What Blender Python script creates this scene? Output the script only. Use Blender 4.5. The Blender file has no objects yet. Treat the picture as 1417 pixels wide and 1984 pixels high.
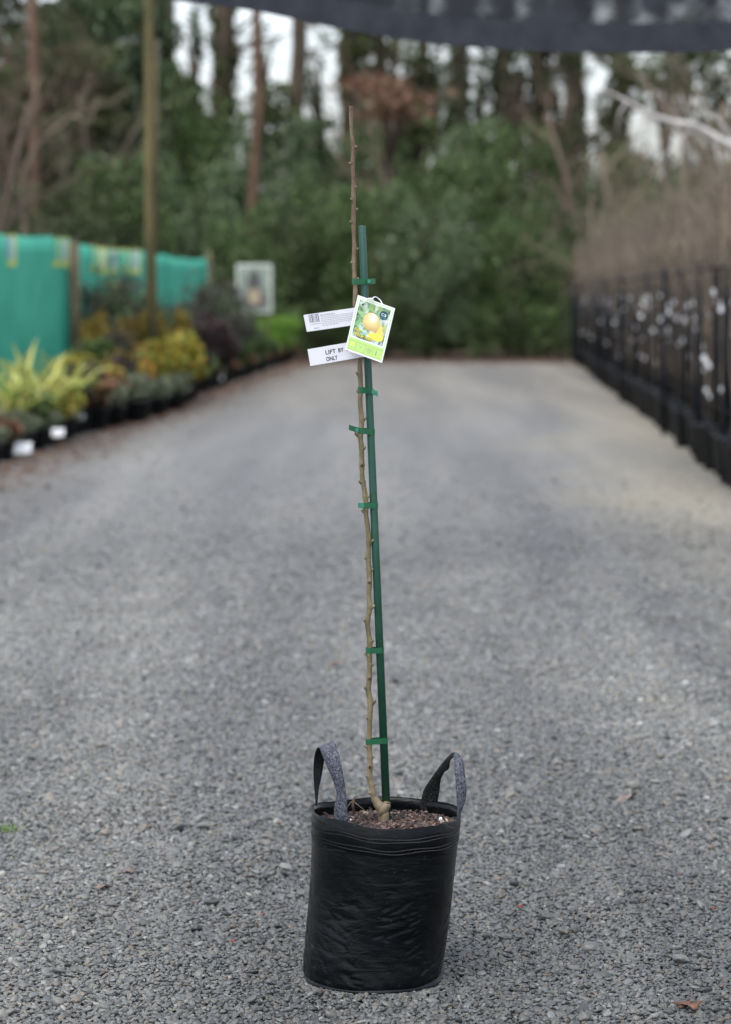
import bpy, math, random
import numpy as np
from mathutils import Vector, Matrix, noise

S = bpy.context.scene
C = S.collection
PI = math.pi

# ------------------------------------------------------------------ camera
FPX, CX, CY, HZ, CAMH = 4684.4, 708.5, 992.0, 572.0, 1.39
PITCH = math.atan((CY - HZ) / FPX)
cam_d = bpy.data.cameras.new('camera')
cam = bpy.data.objects.new('camera', cam_d)
C.objects.link(cam)
cam.location = (0, 0, CAMH)
cam.rotation_euler = (PI / 2 - PITCH, 0, 0)
cam_d.sensor_fit = 'VERTICAL'
cam_d.sensor_height = 36
cam_d.lens = 85
cam_d.clip_end = 3000
cam_d.dof.use_dof = True
cam_d.dof.focus_distance = 4.90
cam_d.dof.aperture_fstop = 3.5
S.camera = cam

# ------------------------------------------------------------------ sky, sun, exposure (overcast winter day)
W = bpy.data.worlds.new('World')
S.world = W
W.use_nodes = True
wn, wl = W.node_tree.nodes, W.node_tree.links
wn.clear()
sky = wn.new('ShaderNodeTexSky')
sky.sky_type = 'NISHITA'
sky.sun_disc = False
sky.sun_elevation = math.radians(66)
sky.sun_rotation = math.radians(-150)
sky.dust_density = 3.0
hsv = wn.new('ShaderNodeHueSaturation')
hsv.inputs['Saturation'].default_value = 0.42
bg = wn.new('ShaderNodeBackground')
bg.inputs['Strength'].default_value = 0.15
wo = wn.new('ShaderNodeOutputWorld')
wl.new(sky.outputs[0], hsv.inputs['Color'])
wl.new(hsv.outputs[0], bg.inputs['Color'])
wl.new(bg.outputs[0], wo.inputs['Surface'])
sun_d = bpy.data.lights.new('sun', 'SUN')
sun_d.energy = 0.6
sun_d.angle = math.radians(40)
sun_d.color = (1.0, 0.97, 0.93)
sun = bpy.data.objects.new('sun', sun_d)
C.objects.link(sun)
_el, _rot = math.radians(66), math.radians(-150)
_dir = Vector((math.sin(_rot) * math.cos(_el), math.cos(_rot) * math.cos(_el), math.sin(_el)))
sun.rotation_euler = _dir.to_track_quat('Z', 'Y').to_euler()
S.view_settings.view_transform = 'Standard'
S.view_settings.look = 'None'
S.view_settings.exposure = 1.22
S.view_settings.gamma = 1.0
S.view_settings.use_curve_mapping = False

# ------------------------------------------------------------------ helpers
def ray(u, v):
    x, y = (u - CX) / FPX, -(v - CY) / FPX
    cp, sp = math.cos(PITCH), math.sin(PITCH)
    return Vector((x, cp + y * sp, -sp + y * cp))

def at(u, v, Y):
    d = ray(u, v)
    t = Y / d.y
    return Vector((d.x * t, Y, CAMH + d.z * t))

def gnd(u, v):
    d = ray(u, v)
    t = -CAMH / d.z
    return Vector((d.x * t, d.y * t, 0))

def lin(r, g, b):
    f = lambda c: (c / 255 / 12.92) if c / 255 <= 0.04045 else ((c / 255 + 0.055) / 1.055) ** 2.4
    return (f(r), f(g), f(b), 1)

ONES = ['', 'first', 'second', 'third', 'fourth', 'fifth', 'sixth', 'seventh', 'eighth', 'ninth', 'tenth', 'eleventh',
        'twelfth', 'thirteenth', 'fourteenth', 'fifteenth', 'sixteenth', 'seventeenth', 'eighteenth', 'nineteenth']
TENS = {2: ('twenty', 'twentieth'), 3: ('thirty', 'thirtieth'), 4: ('forty', 'fortieth'), 5: ('fifty', 'fiftieth'),
        6: ('sixty', 'sixtieth')}
def ordinal(n):
    if n < 20: return ONES[n]
    t, o = divmod(n, 10)
    return TENS[t][1] if o == 0 else TENS[t][0] + '-' + ONES[o]

def tag(o, label=None, cat=None, group=None, kind=None):
    if label: o['label'] = label
    if cat: o['category'] = cat
    if group: o['group'] = group
    if kind: o['kind'] = kind
    return o

def empty(name, loc=(0, 0, 0), rz=0.0, scale=1.0):
    o = bpy.data.objects.new(name, None)
    C.objects.link(o)
    o.location = loc
    o.rotation_euler = (0, 0, rz)
    o.scale = (scale, scale, scale) if not hasattr(scale, '__len__') else scale
    o.empty_display_size = 0.1
    return o

def link(name, me, parent=None):
    o = bpy.data.objects.new(name, me)
    C.objects.link(o)
    if parent: o.parent = parent
    return o

def kids(o):
    return [c for c in bpy.data.objects if c.parent == o]

CH = {}
def copy_tree(o, parent=None, depth=0):
    c = o.copy()
    C.objects.link(c)
    c.parent = parent
    if o.name not in CH: CH[o.name] = kids(o)
    for k in CH[o.name]:
        copy_tree(k, c, depth + 1)
    return c

class MB:
    def __init__(s): s.v, s.f, s.m, s.uv = [], [], [], []
    def add(s, vs, fs, mi=0, uvs=None):
        b = len(s.v)
        s.v += [tuple(v) for v in vs]
        s.f += [tuple(b + i for i in f) for f in fs]
        s.m += [mi] * len(fs)
        if uvs is not None: s.uv += list(uvs)
        elif s.uv: s.uv += [(0, 0)] * len(vs)
    def box(s, c, size, rot=None, mi=0):
        hx, hy, hz = size[0] / 2, size[1] / 2, size[2] / 2
        vs = [Vector((x, y, z)) for x in (-hx, hx) for y in (-hy, hy) for z in (-hz, hz)]
        if rot is not None: vs = [rot @ v for v in vs]
        c = Vector(c)
        s.add([v + c for v in vs], [(0, 1, 3, 2), (4, 6, 7, 5), (0, 4, 5, 1), (2, 3, 7, 6), (0, 2, 6, 4), (1, 5, 7, 3)], mi)
    def tube(s, pts, radii, n=8, mi=0, cap=True):
        pts = [Vector(p) for p in pts]
        if not hasattr(radii, '__len__'): radii = [radii] * len(pts)
        t = (pts[1] - pts[0]).normalized()
        a = t.orthogonal().normalized()
        vs, fs = [], []
        for i, p in enumerate(pts):
            if i == 0: t2 = (pts[1] - pts[0])
            elif i == len(pts) - 1: t2 = (pts[-1] - pts[-2])
            else: t2 = (pts[i + 1] - pts[i - 1])
            if t2.length < 1e-9: t2 = t
            t2 = t2.normalized()
            a = (a - t2 * a.dot(t2))
            a = a.normalized() if a.length > 1e-6 else t2.orthogonal().normalized()
            b = t2.cross(a)
            for k in range(n):
                an = 2 * PI * k / n
                vs.append(p + (a * math.cos(an) + b * math.sin(an)) * radii[i])
            t = t2
        for i in range(len(pts) - 1):
            for k in range(n):
                k2 = (k + 1) % n
                fs.append((i * n + k, i * n + k2, (i + 1) * n + k2, (i + 1) * n + k))
        if cap:
            fs.append(tuple(range(n - 1, -1, -1)))
            fs.append(tuple((len(pts) - 1) * n + k for k in range(n)))
        s.add(vs, fs, mi)
    def mesh(s, name, mats, smooth=False):
        me = bpy.data.meshes.new(name)
        me.from_pydata(s.v, [], s.f)
        for m in (mats if isinstance(mats, (list, tuple)) else [mats]): me.materials.append(m)
        me.polygons.foreach_set('material_index', s.m)
        if smooth: me.polygons.foreach_set('use_smooth', [True] * len(s.f))
        if s.uv:
            ul = me.uv_layers.new(name='UVMap')
            for lp in me.loops: ul.data[lp.index].uv = s.uv[lp.vertex_index]
        me.update()
        return me
    def build(s, name, mats, parent=None, smooth=False):
        return link(name, s.mesh(name, mats, smooth), parent)

# ---- node helpers
class N:
    def __init__(s, name):
        s.m = bpy.data.materials.new(name)
        s.m.use_nodes = True
        s.t = s.m.node_tree
        s.n, s.l = s.t.nodes, s.t.links
        s.p = s.n['Principled BSDF']
        s.out = s.n['Material Output']
    def new(s, typ, **kw):
        n = s.n.new(typ)
        for k, v in kw.items(): setattr(n, k, v)
        return n
    def set(s, node, key, val):
        if isinstance(val, bpy.types.NodeSocket): s.l.new(val, node.inputs[key])
        else: node.inputs[key].default_value = val
    def coord(s, kind='Object', scale=(1, 1, 1), loc=(0, 0, 0), rot=(0, 0, 0)):
        tc = s.new('ShaderNodeTexCoord')
        mp = s.new('ShaderNodeMapping')
        mp.inputs['Scale'].default_value = scale
        mp.inputs['Location'].default_value = loc
        mp.inputs['Rotation'].default_value = rot
        s.l.new(tc.outputs[kind], mp.inputs['Vector'])
        return mp.outputs[0]
    def noise(s, vec, scale=5, detail=3, rough=0.5, dist=0.0):
        n = s.new('ShaderNodeTexNoise')
        s.l.new(vec, n.inputs['Vector'])
        n.inputs['Scale'].default_value = scale
        n.inputs['Detail'].default_value = detail
        n.inputs['Roughness'].default_value = rough
        n.inputs['Distortion'].default_value = dist
        return n.outputs['Fac']
    def ramp(s, fac, stops, interp='LINEAR'):
        r = s.new('ShaderNodeValToRGB')
        r.color_ramp.interpolation = interp
        e = r.color_ramp.elements
        while len(e) < len(stops): e.new(0.5)
        for i, (p, c) in enumerate(stops):
            e[i].position = p
            if not hasattr(c, '__len__'): c = (c, c, c)
            e[i].color = (c[0], c[1], c[2], 1)
        s.l.new(fac, r.inputs['Fac'])
        return r.outputs['Color']
    def mix(s, fac, a, b, mode='MIX'):
        m = s.new('ShaderNodeMixRGB', blend_type=mode)
        s.set(m, 'Fac', fac)
        for k, v in (('Color1', a), ('Color2', b)):
            if isinstance(v, bpy.types.NodeSocket): s.l.new(v, m.inputs[k])
            else: m.inputs[k].default_value = (v[0], v[1], v[2], 1)
        return m.outputs[0]
    def math(s, op, a, b=0.0, c=None, clamp=False):
        m = s.new('ShaderNodeMath', operation=op, use_clamp=clamp)
        for i, v in enumerate((a, b) if c is None else (a, b, c)):
            if isinstance(v, bpy.types.NodeSocket): s.l.new(v, m.inputs[i])
            else: m.inputs[i].default_value = v
        return m.outputs[0]
    def bump(s, h, strength=0.5, dist=0.01, prev=None):
        b = s.new('ShaderNodeBump')
        s.l.new(h, b.inputs['Height'])
        b.inputs['Strength'].default_value = strength
        b.inputs['Distance'].default_value = dist
        if prev: s.l.new(prev, b.inputs['Normal'])
        s.l.new(b.outputs[0], s.p.inputs['Normal'])
        return b.outputs[0]

def surf(name, c1, c2, scale=20, rough=0.7, bump=0.3, bdist=0.003, stretch=(1, 1, 1), spec=0.5, detail=4):
    n = N(name)
    v = n.coord('Object', stretch)
    f = n.noise(v, scale, detail)
    n.l.new(n.ramp(f, [(0.35, c1), (0.65, c2)]), n.p.inputs['Base Color'])
    n.p.inputs['Roughness'].default_value = rough
    n.p.inputs['Specular IOR Level'].default_value = spec
    if bump: n.bump(f, bump, bdist)
    return n.m

def leafmat(name, cols, rough=0.5, trans=0.25, objvar=0.25):
    n = N(name)
    g = n.new('ShaderNodeNewGeometry')
    k = len(cols)
    col = n.ramp(g.outputs['Random Per Island'], [((i + 0.5) / k, c) for i, c in enumerate(cols)])
    oi = n.new('ShaderNodeObjectInfo')
    br = n.math('MULTIPLY_ADD', oi.outputs['Random'], objvar, 1 - objvar / 2)
    comb = n.new('ShaderNodeCombineColor')
    for i in range(3): n.l.new(br, comb.inputs[i])
    col = n.mix(1.0, col, comb.outputs[0], 'MULTIPLY')
    n.l.new(col, n.p.inputs['Base Color'])
    n.p.inputs['Roughness'].default_value = rough
    n.p.inputs['Specular IOR Level'].default_value = 0.4
    tr = n.new('ShaderNodeBsdfTranslucent')
    n.l.new(col, tr.inputs['Color'])
    mx = n.new('ShaderNodeMixShader')
    mx.inputs[0].default_value = trans
    n.l.new(n.p.outputs[0], mx.inputs[1])
    n.l.new(tr.outputs[0], mx.inputs[2])
    n.l.new(mx.outputs[0], n.out.inputs['Surface'])
    return n.m

def plain(name, c, rough=0.6, spec=0.5, metal=0.0):
    n = N(name)
    n.p.inputs['Base Color'].default_value = (c[0], c[1], c[2], 1)
    n.p.inputs['Roughness'].default_value = rough
    n.p.inputs['Specular IOR Level'].default_value = spec
    n.p.inputs['Metallic'].default_value = metal
    return n.m

def leaf_cloud(name, cen, size, rng, mats, aspect=0.5, up=0.6, axis=None):
    """folded diamond leaves; cen (n,3), size (n,)"""
    n = len(cen)
    nor = rng.normal(size=(n, 3))
    nor[:, 2] = np.abs(nor[:, 2]) + up
    nor /= np.linalg.norm(nor, axis=1)[:, None]
    ax = rng.normal(size=(n, 3)) if axis is None else axis + rng.normal(size=(n, 3)) * 0.25
    ax -= nor * (ax * nor).sum(1)[:, None]
    ax /= np.linalg.norm(ax, axis=1)[:, None] + 1e-9
    sd = np.cross(nor, ax)
    sz = size[:, None]
    base = cen - ax * sz * 0.5
    tip = cen + ax * sz * 0.5 - nor * sz * 0.12
    l = cen + sd * sz * aspect * 0.5 + nor * sz * 0.08
    r = cen - sd * sz * aspect * 0.5 + nor * sz * 0.08
    V = np.stack([base, l, tip, r], 1).reshape(-1, 3)
    F = np.arange(n * 4).reshape(n, 4)
    me = bpy.data.meshes.new(name)
    me.vertices.add(n * 4); me.vertices.foreach_set('co', V.ravel())
    me.loops.add(n * 4); me.loops.foreach_set('vertex_index', F.ravel())
    me.polygons.add(n)
    me.polygons.foreach_set('loop_start', np.arange(n) * 4)
    me.polygons.foreach_set('loop_total', np.full(n, 4))
    for m in (mats if isinstance(mats, list) else [mats]): me.materials.append(m)
    me.update(calc_edges=True)
    return me

def blob_points(rng, n, blobs):
    """points near the shells of blobs [(x,y,z,rx,ry,rz)]"""
    b = np.array(blobs)
    w = b[:, 3] * b[:, 4] * b[:, 5]
    w = w ** 0.67
    idx = rng.choice(len(b), n, p=w / w.sum())
    d = rng.normal(size=(n, 3)); d /= np.linalg.norm(d, axis=1)[:, None]
    rr = 1 - np.abs(rng.normal(size=n)) * 0.22
    rr = np.clip(rr, 0.1, 1.15)
    return b[idx, :3] + d * b[idx, 3:] * rr[:, None]

# ------------------------------------------------------------------ materials
BLACKPL = surf('black_nursery_plastic', (0.006, 0.008, 0.011), (0.014, 0.016, 0.02), 12, 0.5, 0.2, spec=.25)
WOOD = surf('weathered_wood', (0.06, 0.048, 0.03), (0.13, 0.105, 0.06), 6, 0.85, 0.5, 0.01, (4, 4, 0.6))
MOSSWOOD = surf('mossy_wood', (0.055, 0.055, 0.02), (0.14, 0.11, 0.045), 3, 0.9, 0.5, 0.01, (3, 3, 0.5))
BARK = surf('tree_bark', (0.035, 0.026, 0.018), (0.10, 0.075, 0.05), 5, 0.9, 0.7, 0.03, (2, 2, 0.4))
BARKRED = surf('reddish_bark', (0.07, 0.04, 0.025), (0.16, 0.095, 0.06), 5, 0.9, 0.6, 0.03, (2, 2, 0.4))
TWIG = surf('twig_bark', (0.085, 0.07, 0.048), (0.19, 0.155, 0.11), 3, 0.85, 0.0)
TWIGPINK = surf('pinkish_twigs', (0.085, 0.07, 0.052), (0.185, 0.148, 0.115), 3, 0.85, 0.0)
TWIGDARK = surf('dark_twigs', (0.05, 0.036, 0.026), (0.12, 0.085, 0.06), 3, 0.85, 0.0)
PALEBARK = surf('pale_bark', (0.28, 0.27, 0.26), (0.5, 0.48, 0.46), 5, 0.8, 0.2)
WHITE = plain('white_label', (0.8, 0.82, 0.85), 0.35)
STAKEBLK = plain('black_steel', (0.009, 0.0115, 0.016), 0.8, 0.15)

G_HEDGE = leafmat('evergreen_leaf', [(0.022, 0.048, 0.017), (0.058, 0.108, 0.033), (0.10, 0.168, 0.052), (0.165, 0.24, 0.085)], trans=.35)
G_DARK = leafmat('dark_leaf', [(0.028, 0.046, 0.017), (0.052, 0.078, 0.028), (0.085, 0.115, 0.042)])
G_GREY = leafmat('greyish_leaf', [(0.055, 0.10, 0.048), (0.11, 0.165, 0.08), (0.175, 0.235, 0.12)])
G_IVY = leafmat('ivy_leaf', [(0.028, 0.052, 0.02), (0.045, 0.082, 0.03), (0.065, 0.115, 0.045)])
G_OLIVE = leafmat('olive_leaf', [(0.055, 0.078, 0.03), (0.09, 0.125, 0.045), (0.15, 0.17, 0.07)])
G_RED = leafmat('russet_leaf', [(0.13, 0.06, 0.04), (0.22, 0.10, 0.065), (0.16, 0.12, 0.07)])
G_GOLD = leafmat('golden_leaf', [(0.14, 0.19, 0.025), (0.28, 0.27, 0.03), (0.42, 0.25, 0.03), (0.36, 0.34, 0.05), (0.17, 0.21, 0.03)])
G_ORANGE = leafmat('orange_leaf', [(0.40, 0.16, 0.035), (0.40, 0.20, 0.04), (0.30, 0.25, 0.04), (0.17, 0.21, 0.035)])
G_BROWNGOLD = leafmat('bronze_gold_leaf', [(0.15, 0.09, 0.02), (0.24, 0.16, 0.02), (0.3, 0.22, 0.02), (0.13, 0.13, 0.02)])
G_PURPLE = leafmat('purple_leaf', [(0.035, 0.02, 0.025), (0.07, 0.04, 0.045), (0.05, 0.045, 0.035)])
G_BRIGHT = leafmat('bright_green_leaf', [(0.10, 0.22, 0.025), (0.16, 0.32, 0.04), (0.23, 0.40, 0.06)], trans=0.35)
G_SAGE = leafmat('sage_leaf', [(0.10, 0.13, 0.08), (0.16, 0.19, 0.12), (0.22, 0.25, 0.17)])
G_MIX = leafmat('grey_bronze_leaf', [(0.05, 0.06, 0.045), (0.08, 0.06, 0.05), (0.08, 0.10, 0.07), (0.04, 0.04, 0.035)])
G_RUST = leafmat('rust_leaf', [(0.16, 0.06, 0.035), (0.22, 0.10, 0.06), (0.12, 0.06, 0.04), (0.12, 0.13, 0.05)])
G_BLADE = leafmat('yellow_blade', [(0.35, 0.40, 0.06), (0.5, 0.5, 0.12), (0.55, 0.55, 0.25)], objvar=0.5)
G_BLADE2 = leafmat('green_blade', [(0.10, 0.2, 0.05), (0.16, 0.26, 0.06), (0.2, 0.3, 0.08)], objvar=0.5)

# ------------------------------------------------------------------ the ground
def ground_colour(n, wpos):
    """real colour patches of the yard gravel: blue grey drive, sandier to the right and at the far end; brightness by distance is painted in"""
    sep = n.new('ShaderNodeSeparateXYZ')
    n.l.new(wpos, sep.inputs[0])
    x, y = sep.outputs['X'], sep.outputs['Y']
    mp = n.new('ShaderNodeMapping')
    n.l.new(wpos, mp.inputs['Vector'])
    mp.inputs['Rotation'].default_value = (0, 0, math.radians(3.0))
    mp.inputs['Scale'].default_value = (1.5, 0.11, 1)
    st = n.noise(mp.outputs[0], 1.5, 5, 0.62, 0.5)
    big = n.noise(wpos, 0.35, 4, 0.6)
    # right verge: x - 0.053*y + noise
    rx = n.math('SUBTRACT', x, n.math('MULTIPLY', y, 0.053))
    rx = n.math('ADD', rx, n.math('MULTIPLY', n.math('SUBTRACT', big, 0.5), 3.4))
    far = n.math('MULTIPLY_ADD', y, 1 / 9.0, -0.85, True)
    dry = n.math('MULTIPLY_ADD', y, 1 / 5.0, -1.0, True)  # ramp over distance alone; extra brightness further off is painted into the colour
    right = n.math('MULTIPLY', n.math('MULTIPLY_ADD', rx, 0.95, -0.30, True), far)
    farb = n.math('MULTIPLY_ADD', n.math('ADD', y, n.math('MULTIPLY', n.math('SUBTRACT', big, 0.5), 22.0)), 1 / 9.0, -25 / 9.0, True)
    lx = n.math('ADD', n.math('SUBTRACT', x, n.math('MULTIPLY', y, 0.046)), n.math('MULTIPLY', n.math('SUBTRACT', big, 0.5), 1.2))
    left = n.math('MULTIPLY', n.math('MULTIPLY_ADD', lx, -1.1, -2.9, True), far)
    base = n.ramp(st, [(0.34, (0.062, 0.064, 0.063)), (0.5, (0.085, 0.088, 0.086)), (0.66, (0.112, 0.113, 0.109))])
    base = n.mix(n.math('MULTIPLY', dry, 0.62), base, (0.215, 0.218, 0.215))
    c = n.mix(n.math('MULTIPLY', right, 0.9), base, (0.225, 0.21, 0.17))
    c = n.mix(n.math('MULTIPLY', farb, 0.6), c, (0.185, 0.17, 0.145))
    st2 = n.noise(mp.outputs[0], 0.75, 3, 0.6, 0.4)
    c = n.mix(1.0, c, n.ramp(st2, [(0.36, (0.78, 0.79, 0.81)), (0.5, (0.97, 0.97, 0.97)), (0.64, (1.16, 1.15, 1.12))]), 'MULTIPLY')
    c = n.mix(n.math('MULTIPLY', left, 0.6), c, (0.10, 0.092, 0.076))
    return c

gm = N('gravel_ground')
gw = gm.new('ShaderNodeNewGeometry').outputs['Position']
gc = ground_colour(gm, gw)
sp1 = gm.noise(gw, 55, 2, 0.7)
sp2 = gm.noise(gw, 7, 4, 0.7)
gc = gm.mix(0.9, gc, gm.ramp(sp1, [(0.3, 0.42), (0.5, 0.92), (0.7, 1.40)]), 'MULTIPLY')
sp3 = gm.noise(gw, 24, 2, 0.6)
gc = gm.mix(0.5, gc, gm.ramp(sp3, [(0.3, 0.6), (0.7, 1.35)]), 'MULTIPLY')
gc = gm.mix(0.6, gc, gm.ramp(sp2, [(0.3, 0.72), (0.7, 1.2)]), 'MULTIPLY')
gm.l.new(gc, gm.p.inputs['Base Color'])
gm.p.inputs['Roughness'].default_value = 0.75
gm.bump(sp1, 0.6, 0.02)
mb = MB()
mb.add([(-700, -100, -0.004), (700, -100, -0.004), (700, 1400, -0.004), (-700, 1400, -0.004)], [(0, 1, 2, 3)])
tag(mb.build('ground', gm.m), kind='structure')

mb = MB()
mb.add([(-60, 52.6, 0.004), (4.6, 51.6, 0.004), (60, 53, 0.004), (60, 110, 0.004), (-60, 110, 0.004)], [(0, 1, 2, 3, 4)])
tag(mb.build('woodland_floor', surf('woodland_soil', (0.03, 0.02, 0.014), (0.085, 0.05, 0.034), 3, .95, .8, .05)), kind='structure')

# --- pebbles: geometry-node instances
pm = N('pebble_stone')
oi = pm.new('ShaderNodeObjectInfo')
pc = ground_colour(pm, oi.outputs['Location'])
tone = pm.ramp(oi.outputs['Random'], [(0.0, (0.32, 0.35, 0.38)), (0.25, (0.68, 0.72, 0.75)), (0.5, (1.0, 1.0, 0.98)),
                                     (0.66, (0.92, 0.98, 1.03)), (0.82, (1.22, 1.17, 1.08)), (0.9, (1.0, 0.82, 0.68)),
                                     (0.94, (1.25, 1.28, 1.3)), (0.985, (1.75, 1.75, 1.72)), (1.0, (2.1, 2.05, 1.95))])
pc = pm.mix(1.0, pc, tone, 'MULTIPLY')
pn = pm.noise(pm.coord('Object', (1, 1, 1)), 3, 4)
pc = pm.mix(0.5, pc, pm.ramp(pn, [(0.3, 0.75), (0.7, 1.2)]), 'MULTIPLY')
pm.l.new(pc, pm.p.inputs['Base Color'])
pc = pm.mix(1.0, pc, (1.15, 1.15, 1.15), 'MULTIPLY'); pm.l.new(pc, pm.p.inputs['Base Color'])
pm.p.inputs['Roughness'].default_value = 0.5

BAGY = 4.863
BAGB = gnd(721.5, 1896)
rng = np.random.default_rng(11)
pts, scl, rots = [], [], []
def gravel_zone(y0, y1, sp, r, wm, layers=1):
    for L in range(layers):
        ys = np.arange(y0, y1, sp)
        for y in ys:
            hw = 0.152 * y + wm
            xs = np.arange(-hw, hw, sp)
            k = len(xs)
            P = np.stack([xs + rng.normal(0, sp * 0.42, k), y + rng.normal(0, sp * 0.42, k), np.zeros(k)], 1)
            s = r * np.exp(rng.normal(0, 0.33, k))
            big = rng.random(k) < 0.012
            s[big] *= rng.uniform(1.4, 2.0, big.sum())
            P[:, 2] = s * rng.uniform(-0.25, 0.75, k) + L * r * 0.5
            kp = rng.random(k) < math.exp(-max(0, y - 9.0) / 2.4)
            P, s = P[kp], s[kp]
            pts.append(P); scl.append(s)
gravel_zone(4.05, 6.0, 0.0074, 0.0040, 0.35, 1)
gravel_zone(6.0, 8.0, 0.0086, 0.0043, 0.35, 1)
gravel_zone(8.0, 11.0, 0.0095, 0.0041, 0.3, 1)
gravel_zone(11.0, 21.0, 0.014, 0.0052, 0.2, 1)
for _k in range(3):      # stones heaped a little against the foot of the bag
    kk = 520; an_ = rng.uniform(0, 6.283, kk); rr_ = rng.uniform(.140, .162, kk)
    ss_ = .0042 * np.exp(rng.normal(0, .3, kk))
    pts.append(np.stack([BAGB.x + rr_ * np.cos(an_), BAGB.y + rr_ * np.sin(an_), ss_ * .4 + .0026 * _k * (.5 + .5 * np.sin(an_ * 3 + 1))], 1)); scl.append(ss_)
P = np.concatenate(pts); Sc = np.concatenate(scl)
dx, dy = P[:, 0] - BAGB.x, P[:, 1] - BAGB.y
d2_ = dx * dx + dy * dy
keep = (d2_ > 0.136 ** 2) & ((d2_ > .175 ** 2) | (Sc < .0065))
P, Sc = P[keep], Sc[keep]
und = 0.004 * np.sin(P[:, 0] * 9 + 1.3 * np.sin(P[:, 1] * 5)) + 0.004 * np.sin(P[:, 1] * 7 + 2 * np.sin(P[:, 0] * 4)) + 0.002
P[:, 2] += np.clip(und, -0.002, 0.008)
pm_me = bpy.data.meshes.new('gravel')
pm_me.vertices.add(len(P)); pm_me.vertices.foreach_set('co', P.ravel())
a = pm_me.attributes.new('psize', 'FLOAT', 'POINT'); a.data.foreach_set('value', Sc)
a = pm_me.attributes.new('prot', 'FLOAT_VECTOR', 'POINT')
R = np.stack([rng.normal(0, 0.32, len(P)), rng.normal(0, 0.32, len(P)), rng.uniform(0, 6.283, len(P))], 1)
a.data.foreach_set('vector', R.ravel())
pm_me.materials.append(pm.m)
grav = tag(link('gravel', pm_me), kind='stuff')
ng = bpy.data.node_groups.new('pebbles', 'GeometryNodeTree')
ng.interface.new_socket('Geometry', in_out='INPUT', socket_type='NodeSocketGeometry')
ng.interface.new_socket('Geometry', in_out='OUTPUT', socket_type='NodeSocketGeometry')
gi, go = ng.nodes.new('NodeGroupInput'), ng.nodes.new('NodeGroupOutput')
g2i = ng.nodes.new('GeometryNodeGeometryToInstance')
for k, (sx, sy, sz) in enumerate([(1.25, 0.95, 0.55), (1.05, 1.0, 0.7), (1.5, 0.85, 0.5), (1.15, 0.8, 0.62), (1.35, 1.1, 0.42)]):
    ico = ng.nodes.new('GeometryNodeMeshIcoSphere'); ico.inputs['Subdivisions'].default_value = 3 if k < 3 else 2
    sp = ng.nodes.new('GeometryNodeSetPosition')
    nt = ng.nodes.new('ShaderNodeTexNoise'); nt.inputs['Scale'].default_value = 0.9; nt.inputs['Detail'].default_value = 1
    nt.noise_dimensions = '4D'; nt.inputs['W'].default_value = k * 7.3
    sub = ng.nodes.new('ShaderNodeVectorMath'); sub.operation = 'SUBTRACT'; sub.inputs[1].default_value = (0.5, 0.5, 0.5)
    mul = ng.nodes.new('ShaderNodeVectorMath'); mul.operation = 'SCALE'; mul.inputs['Scale'].default_value = 1.1
    ng.links.new(nt.outputs['Color'], sub.inputs[0]); ng.links.new(sub.outputs[0], mul.inputs[0])
    ng.links.new(ico.outputs['Mesh'], sp.inputs['Geometry']); ng.links.new(mul.outputs[0], sp.inputs['Offset'])
    tr = ng.nodes.new('GeometryNodeTransform'); tr.inputs['Scale'].default_value = (sx, sy, sz)
    ng.links.new(sp.outputs[0], tr.inputs['Geometry'])
    sm = ng.nodes.new('GeometryNodeSetShadeSmooth')
    ng.links.new(tr.outputs[0], sm.inputs['Geometry'])
    mt = ng.nodes.new('GeometryNodeSetMaterial'); mt.inputs['Material'].default_value = pm.m
    ng.links.new(sm.outputs[0], mt.inputs['Geometry'])
    ng.links.new(mt.outputs[0], g2i.inputs[0])
iop = ng.nodes.new('GeometryNodeInstanceOnPoints')
m2p = ng.nodes.new('GeometryNodeMeshToPoints')
ng.links.new(gi.outputs[0], m2p.inputs['Mesh'])
ng.links.new(m2p.outputs[0], iop.inputs['Points'])
ng.links.new(g2i.outputs[0], iop.inputs['Instance'])
iop.inputs['Pick Instance'].default_value = True
ri = ng.nodes.new('FunctionNodeRandomValue'); ri.data_type = 'INT'
ri.inputs[4].default_value = 0; ri.inputs[5].default_value = 4
ng.links.new(ri.outputs[2], iop.inputs['Instance Index'])
for nm, typ, sock in (('psize', 'FLOAT', 'Scale'), ('prot', 'FLOAT_VECTOR', 'Rotation')):
    na = ng.nodes.new('GeometryNodeInputNamedAttribute'); na.data_type = typ
    na.inputs['Name'].default_value = nm
    ng.links.new(na.outputs['Attribute'], iop.inputs[sock])
ng.links.new(iop.outputs[0], go.inputs[0])
md = grav.modifiers.new('pebbles', 'NODES'); md.node_group = ng

# ------------------------------------------------------------------ background wood
def shrub_mesh(name, seed, mat, n=6200, size=(0.09, 0.2), aspect=0.55, nb=26, flat=1.0):
    r = np.random.default_rng(seed)
    blobs = []
    for i in range(nb):
        z = r.uniform(0.12, 0.88)
        rad = 0.46 * math.sqrt(max(0.05, 1 - (abs(z - 0.45) / 0.6) ** 2))
        an = r.uniform(0, 6.283); d = rad * r.uniform(0.3, 1)
        q = r.uniform(0.09, 0.18)
        blobs.append((math.cos(an) * d, math.sin(an) * d, z, q, q, q * r.uniform(0.7, 1.0)))
    blobs.append((0, 0, 0.4, 0.30, 0.30, 0.36))
    p = blob_points(r, n, blobs)
    p[:, 2] = np.clip(p[:, 2], 0.02, 2)
    s = r.uniform(size[0], size[1], n) / 4.0
    return leaf_cloud(name, p, s, r, mat, aspect)

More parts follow.
